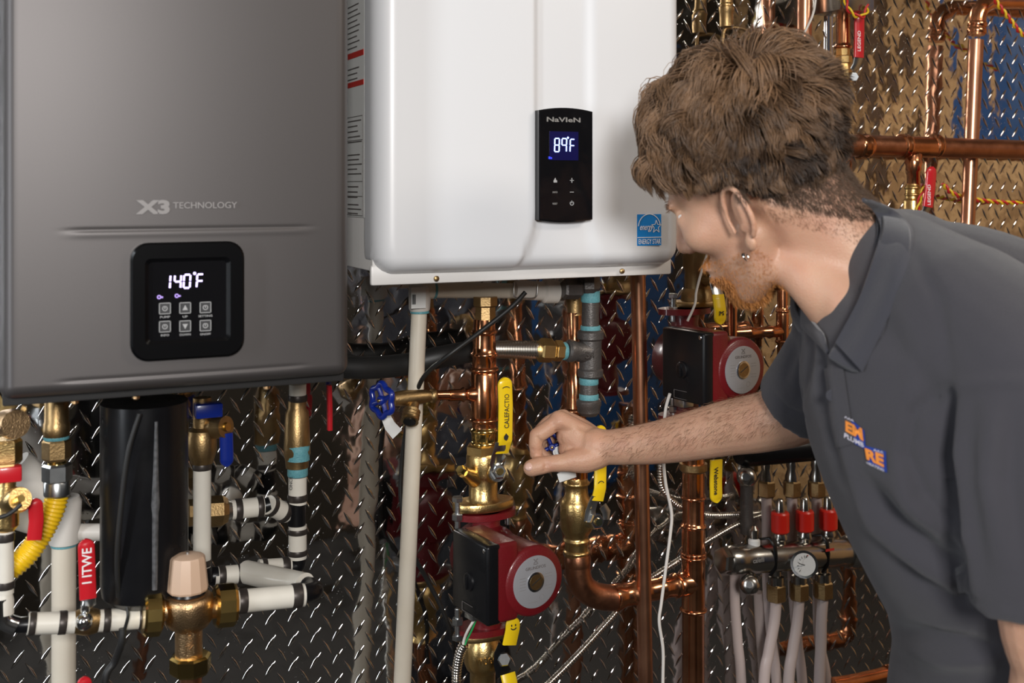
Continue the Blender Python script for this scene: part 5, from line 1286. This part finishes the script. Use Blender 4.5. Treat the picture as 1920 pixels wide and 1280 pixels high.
# scalp cap
cap = Solid(); cap.ell(H(-.014, 0, .046), AX, (.1035, .0815, .0885), 64)
bm = bmesh.new(); vs = [bm.verts.new(v) for v in cap.V]
for f in cap.F:
    pc = sum((Vector(cap.V[i]) for i in f), Vector())/len(f)-HO
    p = np.array([pc.dot(Fh), pc.dot(Lf), pc.dot(Uh)])
    if hair_line(p) > -.002: bm.faces.new([vs[i] for i in f])
for v in list(bm.verts):
    if not v.link_faces: bm.verts.remove(v)
hairo = from_bm('hair', bm, M['scalp'], person, 0)
def grow(n, kseg=9):
    d = rng.normal(size=(n*3, 3)); p = on_skull(d); p = p[hair_line(p) > rng.uniform(-.004, .002, len(p))][:n]; n = len(p)
    f, l, u = p[:, 0], p[:, 1], p[:, 2]
    ctr = np.array([-.014, 0, .046]); nrm = (p-ctr)/np.array([.101, .079, .086])**2; nrm /= np.linalg.norm(nrm, axis=1, keepdims=True)
    crown = np.array([-.062, .008, .112])
    away = p-crown; away -= nrm*(away*nrm).sum(1, keepdims=True); away /= np.linalg.norm(away, axis=1, keepdims=True)+1e-6
    top = np.clip((u-.055)/.06, 0, 1); front = np.clip((f+.02)/.08, 0, 1)
    back = np.clip((-.04-f)/.05, 0, 1)
    length = .024+.044*top+.006*front*np.clip((u-.03)/.05, 0, 1)+.012*np.clip((u-.02)/.05, 0, 1)
    fade = np.clip(hair_line(p)/.030, 0, 1); length = length*(.28+.72*fade); length *= rng.uniform(.75, 1.15, n)
    # clump noise
    cl = np.array([[noise.noise(Vector(q*26+np.array([i_*9.1, 0, 0]))) for i_ in range(3)] for q in p])
    cl2 = np.array([[noise.noise(Vector(q*70+np.array([i_*5.1, 3, 0]))) for i_ in range(3)] for q in p])
    side = np.stack([np.full(n, -.25), np.zeros(n), np.full(n, -1.0)], 1); side -= nrm*(side*nrm).sum(1, keepdims=True); side /= np.linalg.norm(side, axis=1, keepdims=True)+1e-6
    w_ = np.clip((.075-u)/.05, 0, 1)[:, None]*np.clip(1-front, 0, 1)[:, None]
    flow = away*(1-.6*w_)+side*.6*w_+cl*.9+cl2*.55+rng.normal(size=(n, 3))*.10
    flow /= np.linalg.norm(flow, axis=1, keepdims=True)+1e-6
    lift = ((.20+.30*top)*(.25+.75*fade)+cl[:, 0]*.25)*(1-.55*front)
    lines = [p-nrm*.001]; cur = p.copy(); dirv = flow+nrm*lift[:, None]*1.5; dirv /= np.linalg.norm(dirv, axis=1, keepdims=True)
    curl = cl2*1.2+rng.normal(size=(n, 3))*.12
    for i in range(1, kseg):
        cur = cur+dirv*(length/(kseg-1))[:, None]; lines.append(cur.copy())
        rel = (cur-ctr)/np.array([.103, .081, .088]); h = np.linalg.norm(rel, axis=1)
        nn2 = rel/np.array([.103, .081, .088]); nn2 /= np.linalg.norm(nn2, axis=1, keepdims=True)
        t_ = i/kseg
        dirv = dirv-nn2*(np.clip((h-1.10), 0, .5)*1.5+.10*t_)[:, None]+np.array([0, 0, -.12])*t_+np.array([-.10, 0, -.32])*t_*front[:, None]+curl*.16+nn2*np.clip(1.02-h, 0, .3)[:, None]*6
        dirv /= np.linalg.norm(dirv, axis=1, keepdims=True)
    L_ = np.stack(lines, 1)
    ng = n//34; gi = rng.choice(n, ng, replace=False); near = np.empty(n, int)
    for a_ in range(0, n, 2000): near[a_:a_+2000] = gi[((p[a_:a_+2000, None, :]-p[gi][None])**2).sum(-1).argmin(1)]
    w2 = (np.linspace(0, 1, kseg)[None, :, None]**1.2)*rng.uniform(.45, .92, n)[:, None, None]*np.clip(length/.03, .2, 1)[:, None, None]
    L_ = L_*(1-w2)+(L_[near]+(p-p[near])[:, None, :]*.25)*w2
    gt = rng.normal(size=n)[near]*.16
    tone = np.clip(.28+.62*cl[:, 1]+.35*top+.12*front-.35*(1-fade)*.6-.25*w_[:, 0]+gt+rng.normal(size=n)*.08, 0, 1)
    return toW(L_), rng.uniform(.00035, .0008, n)*(.55+.45*fade), tone
L_, wd_, tn_ = grow(26000)
strands('hair_locks', M['hair'], hairo, L_, wd_, tn_)
# stubble of the neck hairline
def hairs_on(cands, n, length, dirv, jit, name, m, wd, par, tone=.4):
    idx = rng.integers(0, len(cands), n); p = np.array([cands[i][0] for i in idx]); nr = np.array([cands[i][1] for i in idx])
    dv = np.array(dirv) if not callable(dirv) else dirv(p)
    d = dv+rng.normal(size=(n, 3))*jit+nr*.45; d /= np.linalg.norm(d, axis=1, keepdims=True); ln = length*rng.uniform(.5, 1.3, n)[:, None]
    p = p+rng.normal(size=(n, 3))*.0012
    l_ = np.stack([p, p+d*ln*.5+nr*ln*.05, p+d*ln-nr*ln*.18], 1)
    return strands(name, m, par, l_, np.full(n, wd)*rng.uniform(.6, 1.1, n), np.full(n, tone), 3)
bv = bodyo.data; nv = len(bv.vertices); co = np.empty(nv*3); bv.vertices.foreach_get('co', co); co = co.reshape(-1, 3)
no = np.empty(nv*3); bv.vertex_normals.foreach_get('vector', no); no = no.reshape(-1, 3)
rel = co-HOn; hf_, hl_, hu_ = rel@np.array(Fh), rel@np.array(Lf), rel@np.array(Uh)
def sel(mask): ix = np.nonzero(mask)[0]; return [(co[i], no[i]) for i in ix]
chin = sel((hf_ > .040) & (hu_ < -.070) & (hu_ > -.14) & (np.abs(hl_) < .034) & (np.linalg.norm(rel, axis=1) < .17))
hairs_on(chin, 3600, .009, np.array(-Fh*.15-Uh*1.0), .32, 'beard', M['beard'], .00035, person)
mou = sel((hf_ > .086) & (hu_ < -.043) & (hu_ > -.056) & (np.abs(hl_) < .030)); hairs_on(mou, 500, .007, np.array(Lf*.5-Uh*.8), .3, 'moustache', M['beard'], .0003, person)
jaw = sel((hf_ > .0) & (hf_ < .085) & (hu_ < -.05) & (hu_ > -.11) & (hl_ > .02) & (hl_ < .09)); hairs_on(jaw, 2600, .0035, np.array(-Uh), .5, 'jaw_stubble', M['beard'], .00016, person)
brw = sel((hf_ > .082) & (np.abs(hu_-.026) < .006) & (np.abs(hl_) > .010) & (np.abs(hl_) < .045)); hairs_on(brw, 220, .005, np.array(Lf*.8+Uh*.1), .2, 'eyebrow', M['arm_hair'], .0003, person)
hlv = hair_line(np.stack([hf_, hl_, hu_], 1)); near_h = (np.linalg.norm(rel, axis=1) < .15) & (np.abs(hl_) > -1)
nape = sel((hf_ < .012) & (hlv > -.002) & (hlv < .075) & (hu_ < .012) & near_h); hairs_on(nape, 15000, .008, np.array(-Uh), .3, 'nape_hair', M['nape_hair'], .00020, person)
nape = sel((hf_ < -.03) & (hlv > -.030) & (hlv < -.006) & near_h); hairs_on(nape, 1900, .004, np.array(-Uh), .4, 'nape_hair', M['arm_hair'], .00013, person)
a0 = np.array(ARM[-1][0]); a1 = np.array(ARM[3][0]); ad = (a1-a0)/np.linalg.norm(a1-a0); tt = (co-a0)@ad; rr2 = np.linalg.norm(co-a0-np.outer(tt, ad), axis=1)
fore = sel((tt > .02) & (tt < .33) & (rr2 < .07) & ((no@np.array(UP) > -.35)))
hairs_on(fore, 3000, .013, -ad*.8-np.array(UP)*.75, .38, 'arm_hair', M['arm_hair'], .00014, person)

# --- polo shirt
S = Solid()
def sec(py, xl, xr, z, hz_):
    c = PZ((xl+xr)/2, py, z); return (c, RGT, (xr-xl)/2*z/FP, FWD, hz_)
S.loft([sec(500, 1590, 1800, 1.18, .07), sec(560, 1540, 1900, 1.18, .125), sec(640, 1512, 1980, 1.18, .165), sec(740, 1512, 2020, 1.175, .17), sec(840, 1532, 2040, 1.17, .165), sec(930, 1562, 2060, 1.17, .155), sec(1010, 1596, 2080, 1.17, .15), sec(1100, 1640, 2090, 1.175, .148), sec(1180, 1685, 2100, 1.18, .15), sec(1250, 1700, 2105, 1.19, .155), sec(1340, 1690, 2115, 1.2, .162), sec(1440, 1690, 2120, 1.2, .165)], 48, .9)
S.chain([(PZ(1655, 478, 1.19), .052), (PZ(1780, 590, 1.10), .080), (PZ(1915, 700, 1.035), .088)], 24)      # near shoulder
S.chain([(PZ(1640, 500, 1.21), .050), (PZ(1620, 570, 1.28), .064), (PZ(1590, 625, 1.325), .066)], 24)     # far shoulder
S.chain([(PZ(1700, 520, 1.21), .075), (PZ(1860, 640, 1.2), .12), (PZ(1960, 800, 1.2), .15)], 24)           # back
def cone(pts):
    pp = [p for p, r in pts]; path = smoothpath(pp, 6); R = []
    for i in range(len(pts)-1):
        for k in range(6): R.append(pts[i][1]*(1-k/6)+pts[i+1][1]*k/6)
    R.append(pts[-1][1]); S.add(*sweep_geo(path, R, 28))
cone([(PZ(1920, 690, 1.03), .082), (PZ(1932, 850, 1.01), .0765), (PZ(1945, 1000, 1.0), .073), (PZ(1957, 1135, .995), .0695)])
cone([(PZ(1600, 615, 1.32), .060), (PZ(1560, 680, 1.36), .060), (PZ(1522, 730, 1.395), .058), (PZ(1497, 762, 1.415), .0565)])
shirt = S.build('polo_shirt', M['shirt'], person, .0055, 5, .6)
me = shirt.data; nv = len(me.vertices); sc_o = np.empty(nv*3); me.vertices.foreach_get('co', sc_o); sc_o = sc_o.reshape(-1, 3)
sno = np.empty(nv*3); me.vertex_normals.foreach_get('vector', sno); sno = sno.reshape(-1, 3)
# cloth folds, laid along seams and drag lines of the fabric
rel2 = sc_o-np.array(CAM); zc_ = rel2@np.array(FWD); ux = 960+FP*(rel2@np.array(RGT))/zc_; uy = HY-FP*(rel2@np.array(UP))/zc_
facing = (sno@np.array(FWD)) < .3
def fold(pts, amp, wd):
    best = np.full(nv, 1e9); along = np.zeros(nv); tot = len(pts)-1
    for i in range(tot):
        a_ = np.array(pts[i], float); b_ = np.array(pts[i+1], float); d = b_-a_; L2 = d@d
        t = np.clip(((ux-a_[0])*d[0]+(uy-a_[1])*d[1])/L2, 0, 1)
        dd = np.hypot(ux-a_[0]-t*d[0], uy-a_[1]-t*d[1]); better = dd < best; best = np.where(better, dd, best); along = np.where(better, (i+t)/tot, along)
    return amp*np.exp(-(best/wd)**2)*np.sin(PI*np.clip(along*.9+.05, 0, 1))**.6*facing
disp = np.zeros(nv)
for pts, amp, wd in (
    ([(1783, 722), (1712, 775), (1700, 850), (1730, 920), (1790, 985)], -.006, 12),
    ([(1920, 712), (1850, 716), (1783, 724)], .003, 10),
    ([(1700, 800), (1690, 860), (1712, 930), (1780, 1000)], .006, 24),
    ([(1783, 740), (1776, 850), (1792, 990), (1808, 1118)], -.016, 12), ([(1800, 740), (1795, 850), (1812, 990), (1826, 1110)], .005, 16),
    ([(1620, 900), (1690, 985), (1790, 1060)], -.006, 16), ([(1610, 940), (1680, 1030), (1790, 1100)], .006, 20),
    ([(1640, 1010), (1720, 1090), (1830, 1150)], -.006, 16), ([(1650, 880), (1720, 950), (1800, 1010)], .005, 22),
    ([(1690, 1180), (1760, 1200), (1850, 1210)], -.008, 14), ([(1700, 1215), (1770, 1235), (1860, 1240)], .006, 16),
    ([(1560, 690), (1575, 800), (1600, 900), (1650, 1000)], .0025, 10), ([(1540, 700), (1552, 800), (1580, 900)], -.0025, 8),
    ([(1720, 480), (1760, 560), (1780, 700)], -.003, 12), ([(1690, 560), (1720, 660), (1700, 780)], .003, 26),
    ([(1860, 760), (1850, 900), (1880, 1050)], .004, 26), ([(1900, 780), (1890, 900), (1915, 1060)], -.004, 24),
    ([(1820, 760), (1815, 900), (1840, 1060)], -.003, 18),
    ([(1811, 1108), (1850, 1138), (1930, 1130)], -.0018, 4), ([(1445, 733), (1475, 768), (1520, 782)], -.0018, 4),
    ([(1500, 590), (1490, 660), (1465, 720)], -.003, 9), ([(1520, 600), (1512, 680), (1500, 750)], -.005, 9), ([(1540, 640), (1535, 720), (1540, 780)], -.006, 9)):
    disp += fold(pts, amp*1.5, wd)
lowf = np.array([noise.noise(Vector(p*13)) for p in sc_o])*.0022
sc_o = sc_o+sno*(disp+lowf)[:, None]; me.vertices.foreach_set('co', sc_o.ravel()); me.update()
# collar: fold line and outer edge lofted, with thickness
def surf(name, rows, m, par, th=.0035, n=6, closed=False):
    R_ = [smoothpath([PZ(*p) for p in r], n) for r in rows]
    K = len(R_[0]); V = [p for r in R_ for p in r]; F = []
    for j in range(len(R_)-1):
        for i in range(K-1): F.append((j*K+i, j*K+i+1, (j+1)*K+i+1, (j+1)*K+i))
    me = bpy.data.meshes.new(name); me.from_pydata([tuple(v) for v in V], [], F); me.update()
    bm = bmesh.new(); bm.from_mesh(me); bmesh.ops.recalc_face_normals(bm, faces=bm.faces)
    bmesh.ops.solidify(bm, geom=list(bm.faces), thickness=th); bm.to_mesh(me); bm.free()
    o = me_obj(name, me, m, par, 60)
    md = o.modifiers.new('s', 'SUBSURF'); md.levels = 1; md.render_levels = 1
    return o
col = surf('collar', [
    [(1566, 640, 1.115), (1606, 560, 1.105), (1634, 480, 1.105), (1652, 428, 1.115), (1648, 395, 1.155), (1622, 378, 1.215), (1560, 420, 1.26), (1515, 500, 1.28), (1490, 570, 1.27), (1520, 618, 1.22)],
    [(1558, 655, 1.105), (1622, 600, 1.088), (1662, 505, 1.088), (1686, 440, 1.10), (1672, 392, 1.155), (1622, 372, 1.228), (1550, 412, 1.28), (1500, 500, 1.30), (1478, 575, 1.285), (1512, 635, 1.225)],
    [(1548, 668, 1.105), (1620, 700, 1.070), (1676, 560, 1.068), (1708, 452, 1.085), (1692, 404, 1.155), (1626, 386, 1.240), (1548, 424, 1.29), (1494, 510, 1.31), (1484, 598, 1.290), (1520, 652, 1.225)]], M['shirt_in'], shirt)
surf('collar_stand', [
    [(1560, 655, 1.125), (1600, 575, 1.118), (1628, 490, 1.118), (1646, 436, 1.127), (1640, 402, 1.16), (1614, 386, 1.212), (1556, 432, 1.25), (1512, 510, 1.27), (1494, 580, 1.26), (1524, 628, 1.22)],
    [(1566, 700, 1.135), (1616, 610, 1.13), (1650, 520, 1.13), (1670, 470, 1.14), (1664, 430, 1.17), (1624, 420, 1.22), (1570, 460, 1.25), (1530, 540, 1.27), (1508, 610, 1.26), (1530, 680, 1.21)]], M['shirt_in'], shirt)
# raycast helper for pieces laid on the shirt
from mathutils.bvhtree import BVHTree
bvh = BVHTree.FromPolygons([tuple(p) for p in sc_o], [tuple(p.vertices) for p in me.polygons])
def on_shirt(px, py, lift=.0012):
    d = (PZ(px, py, 1)-CAM).normalized(); h = bvh.ray_cast(CAM, d)
    if h[0] is None: return None
    return h[0]+h[1]*lift*(1 if h[1].dot(d) < 0 else -1)
def leaf(name, inner, outer, m, par, l0=.010, l1=.006, nx=8, th=.0035):
    I_ = smoothpath([Vector((x, y, 0)) for x, y in inner], 5); O_ = smoothpath([Vector((x, y, 0)) for x, y in outer], 5); V = []; F = []; last = None
    for a_, b_ in zip(I_, O_):
        for i in range(nx+1):
            t = i/nx; q = a_.lerp(b_, t); p = on_shirt(q.x, q.y, .001)
            zz = (p-CAM).dot(FWD) if p is not None else None
            V.append([q.x, q.y, zz, l0*(1-t)+l1*t+.004*math.sin(PI*t)])
    K = nx+1; n = len(I_)
    for j in range(n):            # fill gaps, then smooth the depth
        row = V[j*K:(j+1)*K]; good = [r[2] for r in row if r[2]]; base = min(good) if good else (last or 1.12); last = base
        for i in range(K-1, -1, -1):
            if V[j*K+i][2] is None: V[j*K+i][2] = (V[j*K+i+1][2] if i < K-1 and V[j*K+i+1][2] else base)
    Z = np.array([v[2] for v in V]).reshape(n, K)
    for _ in range(12):
        Zp = np.pad(Z, 1, mode='edge'); Z = np.minimum(Z, (Zp[:-2, 1:-1]+Zp[2:, 1:-1]+Zp[1:-1, :-2]+Zp[1:-1, 2:])/4)*.5+((Zp[:-2, 1:-1]+Zp[2:, 1:-1]+Zp[1:-1, :-2]+Zp[1:-1, 2:])/4)*.5
    W = [PZ(v[0], v[1], Z.ravel()[k]-v[3]) for k, v in enumerate(V)]
    for j in range(n-1):
        for i in range(K-1): F.append((j*K+i, j*K+i+1, (j+1)*K+i+1, (j+1)*K+i))
    bm = fixnormals(W, F); bmesh.ops.solidify(bm, geom=list(bm.faces), thickness=th)
    o = from_bm(name, bm, m, par, 50); return o
leaf('collar_leaf', [(1616, 378), (1634, 392), (1651, 424), (1640, 478), (1612, 556), (1566, 642)], [(1634, 374), (1682, 398), (1713, 436), (1702, 500), (1668, 590), (1617, 697)], M['shirt_in'], shirt)
leaf('collar_leaf', [(1484, 556), (1502, 575), (1525, 600), (1545, 625)], [(1492, 590), (1510, 615), (1535, 640), (1556, 662)], M['shirt_in'], shirt, .006, .006)
def patch(name, quad, m, par, nx=8, ny=5, lift=.0012, shape=None):
    """cloth piece following the shirt; quad = 4 picture corners"""
    V = []; F = []; (a_, b_, c_, d_) = [Vector(q) for q in quad]
    for j in range(ny+1):
        for i in range(nx+1):
            u, v = i/nx, j/ny; q = a_.lerp(b_, u).lerp(d_.lerp(c_, u), v); p = on_shirt(q.x, q.y, lift)
            V.append(p if p is not None else PZ(q.x, q.y, 1.1))
    for j in range(ny):
        for i in range(nx): F.append((j*(nx+1)+i, j*(nx+1)+i+1, (j+1)*(nx+1)+i+1, (j+1)*(nx+1)+i))
    return mesh_obj(name, V, F, m, par, 0)
def ptext(s, quad, m, par, lift=.002, bold=.03):
    """lettering on the shirt mapped to a picture quad (a=top left, b=top right, c=bottom right, d=bottom left)"""
    cu = bpy.data.curves.new('t', 'FONT'); cu.body = s; cu.offset = bold; cu.resolution_u = 3
    to = bpy.data.objects.new('t', cu); C.objects.link(to); bpy.context.view_layer.update()
    me_ = bpy.data.meshes.new_from_object(to.evaluated_get(bpy.context.evaluated_depsgraph_get())); bpy.data.objects.remove(to)
    n = len(me_.vertices); c_ = np.empty(n*3); me_.vertices.foreach_get('co', c_); c_ = c_.reshape(-1, 3); mn = c_.min(0); mx = c_.max(0)
    A, B_, C_, D_ = [Vector(q) for q in quad]
    for i in range(n):
        u = (c_[i, 0]-mn[0])/(mx[0]-mn[0]); v = 1-(c_[i, 1]-mn[1])/(mx[1]-mn[1]); q = A.lerp(B_, u).lerp(D_.lerp(C_, u), v)
        p = on_shirt(q.x, q.y, lift); c_[i] = p if p is not None else PZ(q.x, q.y, 1.1)
    me_.vertices.foreach_set('co', c_.ravel()); me_.update(); me_.materials.clear()
    return me_obj('embroidered_lettering', me_, m, par, 0, False)
patch('embroidered_patch', [(1586, 776), (1622, 806), (1625, 842), (1580, 819)], M['patch_blue'], shirt)
patch('embroidered_patch', [(1622, 834), (1663, 846), (1665, 886), (1630, 866)], M['patch_blue'], shirt)
ptext('EM', [(1588, 787), (1619, 802), (1622, 826), (1588, 807)], M['patch_orange'], shirt, .0022, .05)
ptext('PLUMB', [(1586, 810), (1622, 829), (1623, 838), (1585, 819)], M['patch_white'], shirt, .0022, .02)
ptext('AAA', [(1586, 778), (1604, 786), (1604, 790), (1586, 782)], M['patch_white'], shirt, .0022, .02)
ptext('RE', [(1624, 838), (1660, 852), (1661, 876), (1628, 860)], M['patch_orange'], shirt, .0022, .05)
ptext('HEATING', [(1628, 864), (1661, 879), (1661, 884), (1629, 869)], M['patch_white'], shirt, .0022, .02)
ptext('AAA', [(1640, 840), (1660, 846), (1660, 850), (1640, 844)], M['patch_white'], shirt, .0022, .02)
for (px, py) in ((1560, 741),):
    p = on_shirt(px, py, .0005); nrm_ = (CAM-p).normalized()
    V, F = lathe_geo(p, nrm_, [(0, .0055), (.0018, .0055), (.0026, .004), (.0018, .003)], 20); mesh_obj('button', V, F, M['shirt_in'], shirt, 40)
patch('placket', [(1546, 690), (1584, 690), (1604, 830), (1570, 840)], M['shirt'], shirt, 6, 12, .0016)
# neck chain
cpts = smoothpath([PZ(1640, 398, 1.19), PZ(1646, 422, 1.16), PZ(1642, 500, 1.145), PZ(1602, 580, 1.135), PZ(1566, 622, 1.14), PZ(1556, 600, 1.15), PZ(1553, 570, 1.17)], 10)
cV, cF = [], []
L = 0
for i, p in enumerate(cpts[::1]):
    v2, f2 = lathe_geo(p-UP*.0013, UP, [(0, .0006), (.0006, .0013), (.002, .0013), (.0026, .0006)], 8); n0 = len(cV); cV += v2; cF += [tuple(n0+x for x in f) for f in f2]
ncho = mesh_obj('neck_chain', cV, cF, M['silver'], person, 0)
# trousers and boots (below the frame, standing on the floor)
T_ = Solid()
hipc = PZ(1905, 1440, 1.2)
for s_ in (1, -1):
    h0 = hipc+FWD*.085*s_; kn = Vector((h0.x-.05, h0.y-.02*s_, .50)); an = Vector((h0.x+.08*s_, h0.y, .10))
    T_.chain([(h0, .098), (h0.lerp(kn, .5), .085), (kn, .066), (kn.lerp(an, .5), .062), (an, .058)], 20)
T_.ell(hipc, (RGT, FWD, UP), (.135, .17, .10))
T_.build('trousers', M['trouser'], person, .012, 3)
for s_ in (1, -1):
    h0 = hipc+FWD*.085*s_; an = Vector((h0.x+.08*s_, h0.y, .07)); b2 = Solid(); fd = Vector((-.85, .5, 0)).normalized(); sd_ = Vector((-fd.y, fd.x, 0))
    b2.ell(an+fd*.06+UP*-.025, (fd, sd_, UP), (.145, .05, .045)); b2.chain([(an, .05), (an+UP*.08, .052)], 18); b2.build('boot', M['shoe'], person, .008, 3)
# ------------------------------------------------------------------ things: put each Empty at its base
bpy.context.view_layer.update()
for t in THINGS:
    lo = Vector((1e9,)*3); hi = -lo
    def walk(o):
        for c in o.children:
            if c.type == 'MESH' and len(c.data.vertices):
                n = len(c.data.vertices); a_ = np.empty(n*3); c.data.vertices.foreach_get('co', a_); a_ = a_.reshape(-1, 3)
                for k in range(3): lo[k] = min(lo[k], a_[:, k].min()); hi[k] = max(hi[k], a_[:, k].max())
            walk(c)
    walk(t)
    loc = Vector(((lo.x+hi.x)/2, (lo.y+hi.y)/2, lo.z)); t.location = loc
    for c in t.children: c.location = -loc
